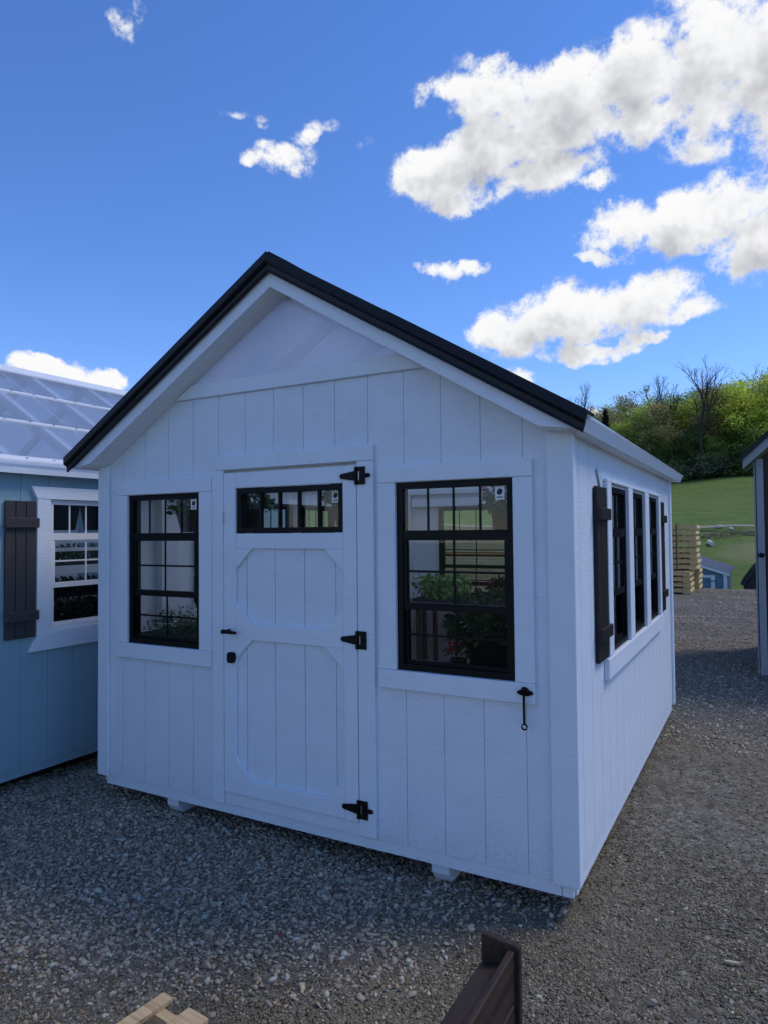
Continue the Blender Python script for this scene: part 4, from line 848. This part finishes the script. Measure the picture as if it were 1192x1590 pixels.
# ------------------------------------------------------------------ small sheds down the slope
def small_shed(name, loc, w, d, wall, eave, peak, mats, label, rz=0, over=.12, gambrel=False, door=True):
    S = empty(name, loc, rz); tag(S, label, 'shed')
    wm, tm, rm = mats
    if gambrel: prof = [(0, 0), (w, 0), (w, eave), (w * .80, eave + (peak - eave) * .66), (w / 2, peak), (w * .20, eave + (peak - eave) * .66), (0, eave)]
    else: prof = [(0, 0), (w, 0), (w, eave), (w * .5, peak), (0, eave)]
    F = (lambda u, w_, z: (u, -w_, z), True)
    MB().prism(prof, 0, d).build('wall', wm, S)
    rp = prof[2:]
    for (ax, az), (bx, bz) in zip(rp[:-1], rp[1:]):
        L_ = math.hypot(bx - ax, bz - az); nx, nz = (az - bz) / L_, (bx - ax) / L_
        if nz < 0: nx, nz = -nx, -nz
        ex = over if az == eave else 0; exb = over if bz == eave else 0
        a2 = (ax + (ax - bx) / L_ * ex, az + (az - bz) / L_ * ex); b2 = (bx + (bx - ax) / L_ * exb, bz + (bz - az) / L_ * exb)
        rf = MB().prism([(a2[0] + nx * .01, a2[1] + nz * .01), (b2[0] + nx * .01, b2[1] + nz * .01), (b2[0] + nx * .04, b2[1] + nz * .04), (a2[0] + nx * .04, a2[1] + nz * .04)], -over, d + over).build('roof', rm, S)
        n = int(d / .23)
        for q in range(n):
            y = -over + .02 + q * (d + 2 * over - .06) / (n - 1)
            MB().prism([(a2[0] + nx * .041, a2[1] + nz * .041), (b2[0] + nx * .041, b2[1] + nz * .041), (b2[0] + nx * .062, b2[1] + nz * .062), (a2[0] + nx * .062, a2[1] + nz * .062)], y, y + .03).build('roof_rib', rm, rf)
        MB().prism([(a2[0] - nx * .09, a2[1] - nz * .09), (b2[0] - nx * .09, b2[1] - nz * .09), (b2[0] + nx * .009, b2[1] + nz * .009), (a2[0] + nx * .009, a2[1] + nz * .009)], -over, -over + .02).build('rake_board', tm, S)
    MB(*F).box(-.01, .12, .003, .025, 0, eave - .02).build('corner_board', tm, S); MB(*F).box(w - .12, w + .01, .003, .025, 0, eave - .02).build('corner_board', tm, S)
    if door:
        D = MB(*F).box(w * .50, w * .86, .003, .02, .1, eave - .1).build('door', wm, S)
        for a, b, c, e in ((.50, .55, .1, eave - .1), (.81, .86, .1, eave - .1)): MB(*F).box(w * a, w * b, .021, .04, c, e).build('stile', tm, D)
        for c in (.1, eave * .5, eave - .2): MB(*F).box(w * .551, w * .809, .021, .039, c, c + .1).build('rail', tm, D)
        MB(*F).box(w * .80, w * .86, .041, .05, eave - .35, eave - .31).build('hinge', IRON, D)
    return S
GBLUE = plain('grey_blue_shed_paint', (.10, .16, .24), .6, .1); PTRIM = plain('pale_shed_trim', (.62, .66, .70), .6, .05); RSILV = plain('weathered_metal_roof', (.36, .34, .37), .45, .1, metallic=.3); DARKS = plain('near_black_shed_paint', (.012, .013, .020), .6, .1)
small_shed('garden_shed', (-.53, 27, -2.14), 3.0, 4.6, 0, 2.10, 2.60, (GBLUE, PTRIM, RSILV), 'small grey blue shed with ribbed metal roof behind the pallets, down the slope')
small_shed('barn_shed', (3.05, 27, -2.14), 1.9, 3.0, 0, 1.75, 2.60, (DARKS, DARKS, DARKS), 'near black shed with a barn roof half hidden by the brown shed', gambrel=True, door=False)

# ------------------------------------------------------------------ odds and ends on the field
hz = lambda x, y: float(hill_z(np.array(x, float), np.array(y, float)))
V = []; F = []
xs = np.linspace(-26, 22, 97)
for i, x in enumerate(xs):
    yc = 62.0 + .8 * math.sin(x * .23) + .3 * math.sin(x * .9)
    for k in range(5): yy = yc - .55 + k * .275; V.append((x, yy, hz(x, yy) + .03))
    if i:
        b = 5 * i
        for k in range(4): F.append((b - 5 + k, b + k, b + k + 1, b - 4 + k))
tag(link('dirt_track', np_mesh('dirt_track', np.array(V), np.array(F), plain('pale_track_dirt', (.30, .26, .19), .9, .3, nscale=2))), kind='structure')
WSTONE = plain('pale_stone', (.55, .54, .50), .8, .2)
def rock(x, y, s, label, mat, group='pale stones by the field track'):
    v, f, c = stones(np.zeros((1, 3)), np.ones(1), ICO_V, ICO_F, 'fine', .2); o = link('field_stone', np_mesh('field_stone', v, f, mat), None, (x, y, hz(x, y) + s * .3), (0, 0, random.uniform(0, 6)), (s, s, s)); tag(o, label, 'stone', group)
rock(.48, 61.2, .42, 'white block on the field track, the brightest thing there', WSTONE); rock(1.35, 60.6, .26, 'small pale stone just right of the white block', WSTONE)
tag(MB().tube([(.10, 54.2, hz(.1, 54.2) + .18), (.38, 53.2, hz(.38, 53.2) + .18)], .17, 10).build('drain_pipe', WSTONE), 'short pale drain pipe lying on the grass below the track', 'pipe')
for i, (x, y, ln, a, lab) in enumerate([(2.7, 59.0, 2.6, .1, 'long grey board lying near the brown shed on the field'), (3.2, 57.6, 2.2, -.15, 'short grey board lying nearest the brown shed'), (-.6, 59.6, 2.4, .05, 'weathered board lying left of the white block')]):
    o = MB().box(-ln / 2, ln / 2, -.12, .12, 0, .10).build('old_board', wood('weathered_board_%d' % i, (.22, .19, .15), (.12, .10, .08))); o.location = (x, y, hz(x, y)); o.rotation_euler = (0, 0, a); tag(o, lab, 'board', 'old boards on the field')
for i, (x, y, lab) in enumerate([(.2, 56.6, 'heap of pale brush just above the drain pipe'), (1.5, 58.0, 'heap of dry brush right of the drain pipe')]):
    n = 260; P_ = np.stack([RNG.normal(0, .8, n), RNG.normal(0, .5, n), np.abs(RNG.normal(0, .16, n))], -1)
    o = link('brush_heap', leaf_mesh('brush_heap', P_, .35, np.array((.26, .22, .13)) * RNG.lognormal(0, .3, (n, 1)), aspect=.2), None, (x, y, hz(x, y))); tag(o, lab, 'brush', 'brush heaps on the field')
# bits lying on the gravel
PETAL = plain('red_plastic_scrap', (.35, .02, .03), .5, .1); CHIP = plain('pale_wood_chip', (.52, .42, .27), .8, .2)
for (x, y, s, r, m, nm, lab, g) in [(1.985, -.70, .016, .3, PETAL, 'red_scrap', 'red scrap nearest the wooden pallet on the gravel', 'red scraps on the gravel'), (2.03, -.24, .012, 1.0, PETAL, 'red_scrap', 'red scrap halfway between the door and the pallet', 'red scraps on the gravel'), (3.66, -.02, .03, .2, CHIP, 'wood_chip', 'pale wood chip at the right edge of the gravel', 'wood chips on the gravel'), (1.87, -1.0, .022, 2.6, CHIP, 'wood_chip', 'thin wood chip just above the wooden pallet', 'wood chips on the gravel'), (2.33, -.52, .024, .4, CHIP, 'wood_chip', 'thin pale wood chip on the gravel below the door', 'wood chips on the gravel')]:
    o = MB().prism([(-1, -.10), (-.4, -.20), (.7, -.16), (1.1, .02), (.5, .2), (-.7, .16)], 0, .22).build(nm, m); o.scale = (s, s, s); o.rotation_euler = (math.pi / 2, 0, r); o.location = (x, y, .014); tag(o, lab, 'scrap' if 'scrap' in nm else 'wood chip', g)

# ------------------------------------------------------------------ trees
BARK = plain('tree_bark', (.050, .042, .034), .9, .3, bscale=8, bstr=.6, bdist=.05)
TLEAF = vcol('tree_leaf', .6, .55, spec=.25, var=.25)
def limbs(segs):
    """tapered tubes, 5-sided, one mesh: segs of (p0, p1, r0, r1)"""
    mb = MB()
    for p0, p1, r0, r1 in segs: mb.tube([p0, p1], [r0, r1], 5 if r0 > .05 else 3, caps=False)
    return mb
def leafy_mesh(h, rx, base, seed, nclump=90, per=75, leaf=.30, low=.28, shape=1.0):
    g = np.random.default_rng(seed); rz = h * (1 - low) / 2; cz = h * low + rz
    C = []
    while len(C) < nclump:
        q = g.uniform(-1, 1, 3); d = np.linalg.norm(q)
        if .35 < d < 1.0 and g.random() < d: C.append(q * np.array([rx, rx, rz]) * (1 + .18 * g.normal()) * np.array([1, 1, shape]) + np.array([0, 0, cz]))
    C = np.array(C); k = np.repeat(np.arange(nclump), per); n = len(k)
    P_ = C[k] + g.normal(0, 1, (n, 3)) * np.array([.62, .62, .42]) * (rx / 3.2)
    tint = g.lognormal(0, .22, (nclump, 1)) * g.normal(1, .06, (nclump, 3)); col = np.array(base) * tint[k] * g.lognormal(0, .25, (n, 1))
    crown = leaf_mesh('crown', P_, leaf, col, TLEAF, up=.2, aspect=.8)
    segs = []; z = np.linspace(0, h * .86, 8); x = np.cumsum(g.normal(0, .10, 8)); y = np.cumsum(g.normal(0, .10, 8)); x -= x[0]; y -= y[0]; r = np.linspace(.022 * h, .03, 8)
    for i in range(7): segs.append(((x[i], y[i], z[i]), (x[i + 1], y[i + 1], z[i + 1]), r[i], r[i + 1]))
    for c in C[::2]:
        zi = np.clip(c[2] - .35 * math.hypot(c[0], c[1]) - .5, h * low * .8, h * .8); j = int(np.searchsorted(z, zi)) - 1; j = max(0, min(6, j))
        segs.append(((x[j], y[j], z[j]), tuple(c), r[j] * .4, .015))
    return crown, limbs(segs).mesh('trunk', BARK)
def bare_mesh(h, seed, buds=(.16, .13, .06), nb=900, spread=.5):
    g = np.random.default_rng(seed); segs = []; tips = []
    def grow(p, d, ln, r, lev):
        q = p; m = 3 if lev < 2 else 2
        for i in range(m):
            d2 = (d + Vector(g.normal(0, .09, 3))).normalized(); q2 = q + d2 * (ln / m); segs.append((tuple(q), tuple(q2), r * (1 - .35 * i / m), r * (1 - .35 * (i + 1) / m))); q = q2; d = d2
            if lev < 6 and i < m - 1 and lev > 0: side(q, d, ln * .55, r * .45, lev + 1)
        if lev < 6 and r > .006:
            for k in range(2 if lev else 3): side(q, d, ln * g.uniform(.55, .72), r * .62, lev + 1)
        else: tips.append(q)
    def side(p, d, ln, r, lev):
        a = Vector(g.normal(0, 1, 3)); a = (a - d * a.dot(d)).normalized(); grow(p, (d + a * g.uniform(.4, .9) * spread * 1.3 + Vector((0, 0, .12))).normalized(), ln, r, lev)
    grow(Vector((0, 0, 0)), Vector((0, 0, 1)), h * .42, h * .017, 0)
    T_ = np.array([tuple(t) for t in tips]); k = g.integers(0, len(T_), nb); P_ = T_[k] + g.normal(0, .22, (nb, 3))
    return leaf_mesh('crown', P_, .16, np.array(buds) * g.lognormal(0, .3, (nb, 1)), TLEAF, aspect=.6), limbs(segs).mesh('trunk', BARK)
def conifer_mesh(h, seed):
    g = np.random.default_rng(seed); n = 5200; t = g.random(n) ** .75; z = h * (.12 + .88 * (1 - t)); ang = g.uniform(0, 6.283, n); whorl = .75 + .25 * np.sin(z * 5.5)
    R_ = (h - z) * .24 * whorl * np.sqrt(g.random(n)) + .05; P_ = np.stack([R_ * np.cos(ang), R_ * np.sin(ang), z - R_ * .25], -1)
    return leaf_mesh('crown', P_, .40, np.array((.022, .042, .022)) * g.lognormal(0, .3, (n, 1)), TLEAF, aspect=.35), limbs([((0, 0, 0), (0, 0, h * .5), .22, .14), ((0, 0, h * .5), (0, 0, h * .97), .14, .02)]).mesh('trunk', BARK)
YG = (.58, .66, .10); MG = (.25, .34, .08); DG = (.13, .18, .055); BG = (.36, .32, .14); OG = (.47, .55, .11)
LIB = {}
for nm, (base, h, rx, low, sd) in dict(yellow=(YG, 13, 3.6, .25, 1), yellow2=(OG, 14, 3.3, .3, 2), mid=(MG, 13, 3.4, .2, 3), dark=(DG, 11, 3.3, .12, 4), brown=(BG, 12, 3.0, .3, 5), mid2=(MG, 15, 3.9, .25, 6)).items():
    LIB[nm] = (leafy_mesh(h, rx, base, sd, low=low), h)
LIB['bare'] = (bare_mesh(16.5, 8, nb=500, spread=.38), 16.5); LIB['bare2'] = (bare_mesh(16.5, 21, nb=700, spread=.40), 16.5); LIB['conifer'] = (conifer_mesh(12, 9), 12)
LIB['bush'] = (leafy_mesh(3.6, 2.4, DG, 12, 40, 60, .26, .02), 3.6); LIB['bush2'] = (leafy_mesh(3.2, 2.6, (.10, .125, .075), 13, 40, 60, .28, .02), 3.2)
def tree(kind, x, y, h, label, group='trees along the top of the field', cat='tree', wide=1.0):
    (cm, tm), h0 = LIB[kind]; s = h / h0; nm = {'bare': 'bare_tree', 'bare2': 'bare_tree', 'conifer': 'conifer_tree', 'bush': 'bush', 'bush2': 'bush'}.get(kind, 'leafy_tree')
    S = empty(nm, (x, y, hz(x, y) - .15), random.uniform(0, 6.28)); tag(S, label, cat, group)
    for n_, me in (('crown', cm), ('trunk', tm)): link(n_, me, S, scale=(s * wide, s * wide, s))
# the ones that stand out, left to right
tree('bare', -22.4, 118, 14.4, 'thin bare tree just above the black roof corner of the white shed')
tree('conifer', -18.1, 109.5, 12.6, 'dark conifer left of the tall bare trees', wide=1.0)
tree('bare', -12.4, 112, 15.6, 'tall bare tree nearest the white shed, standing clear against the sky')
tree('bare2', -4.6, 109.8, 15.2, 'tall bare tree with forked trunk in the middle of the wood')
tree('yellow2', -16.6, 116, 9.5, 'light green tree right of the conifer')
tree('mid', -14.6, 113, 11.6, 'mid green tree left of the first tall bare tree')
tree('brown', -10.6, 112.5, 11.4, 'brownish budding tree right of the first tall bare tree', wide=.95)
tree('mid2', -8.6, 116, 13.0, 'green tree midway between the two tall bare trees')
tree('yellow', -6.8, 117, 11.8, 'bright yellow green tree left of the forked bare tree')
tree('brown', -3.0, 114.5, 12.6, 'brownish budding tree right of the forked bare tree')
tree('yellow', -0.6, 116, 12.6, 'bright yellow green tree above the small grey blue shed')
tree('yellow', 1.6, 113, 13.0, 'broad yellow green tree left of the brown shed roof')
tree('yellow2', 4.6, 115, 13.8, 'tall light green tree above the brown shed roof edge')
tree('bare2', 2.4, 121, 13.8, 'bare crown showing over the trees near the brown shed')
tree('bush2', -4.2, 108.6, 3.6, 'pale grey green bush at the foot of the forked bare tree', 'bushes at the foot of the wood', 'bush', 1.3)
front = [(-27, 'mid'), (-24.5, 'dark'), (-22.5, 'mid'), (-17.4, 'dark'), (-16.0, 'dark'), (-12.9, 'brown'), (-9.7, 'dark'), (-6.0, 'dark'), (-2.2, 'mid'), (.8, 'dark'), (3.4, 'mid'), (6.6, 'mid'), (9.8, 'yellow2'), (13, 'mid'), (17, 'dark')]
ORD = ['first', 'second', 'third', 'fourth', 'fifth', 'sixth', 'seventh', 'eighth', 'ninth', 'tenth', 'eleventh', 'twelfth', 'thirteenth', 'fourteenth', 'fifteenth']
front = [q for q in front if -24.0 < q[0] < 7]
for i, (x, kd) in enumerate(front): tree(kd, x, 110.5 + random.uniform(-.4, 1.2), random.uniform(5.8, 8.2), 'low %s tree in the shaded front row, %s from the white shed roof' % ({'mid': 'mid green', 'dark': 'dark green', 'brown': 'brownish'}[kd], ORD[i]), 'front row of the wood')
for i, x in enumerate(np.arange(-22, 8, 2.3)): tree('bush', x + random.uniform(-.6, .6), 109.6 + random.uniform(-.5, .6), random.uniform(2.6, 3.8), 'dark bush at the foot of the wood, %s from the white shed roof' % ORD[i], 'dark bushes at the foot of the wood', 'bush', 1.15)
kinds = ['yellow', 'brown', 'mid2', 'yellow2', 'mid', 'brown']
i = 0
for yy, h0 in ((121, 11.0), (128, 11.0), (137, 12.0)):
    for x in np.arange(-28, 14, 4.1):
        xx = x + random.uniform(-1.3, 1.3); hh = h0 + random.uniform(-1.2, 1.4) + .10 * (xx + 8)
        tree(kinds[(i * 5 + int(yy)) % 6], xx, yy + random.uniform(-1.5, 1.5), max(6.5, hh), 'leafing tree in the massed wood behind the front row', 'massed wood behind'); i += 1
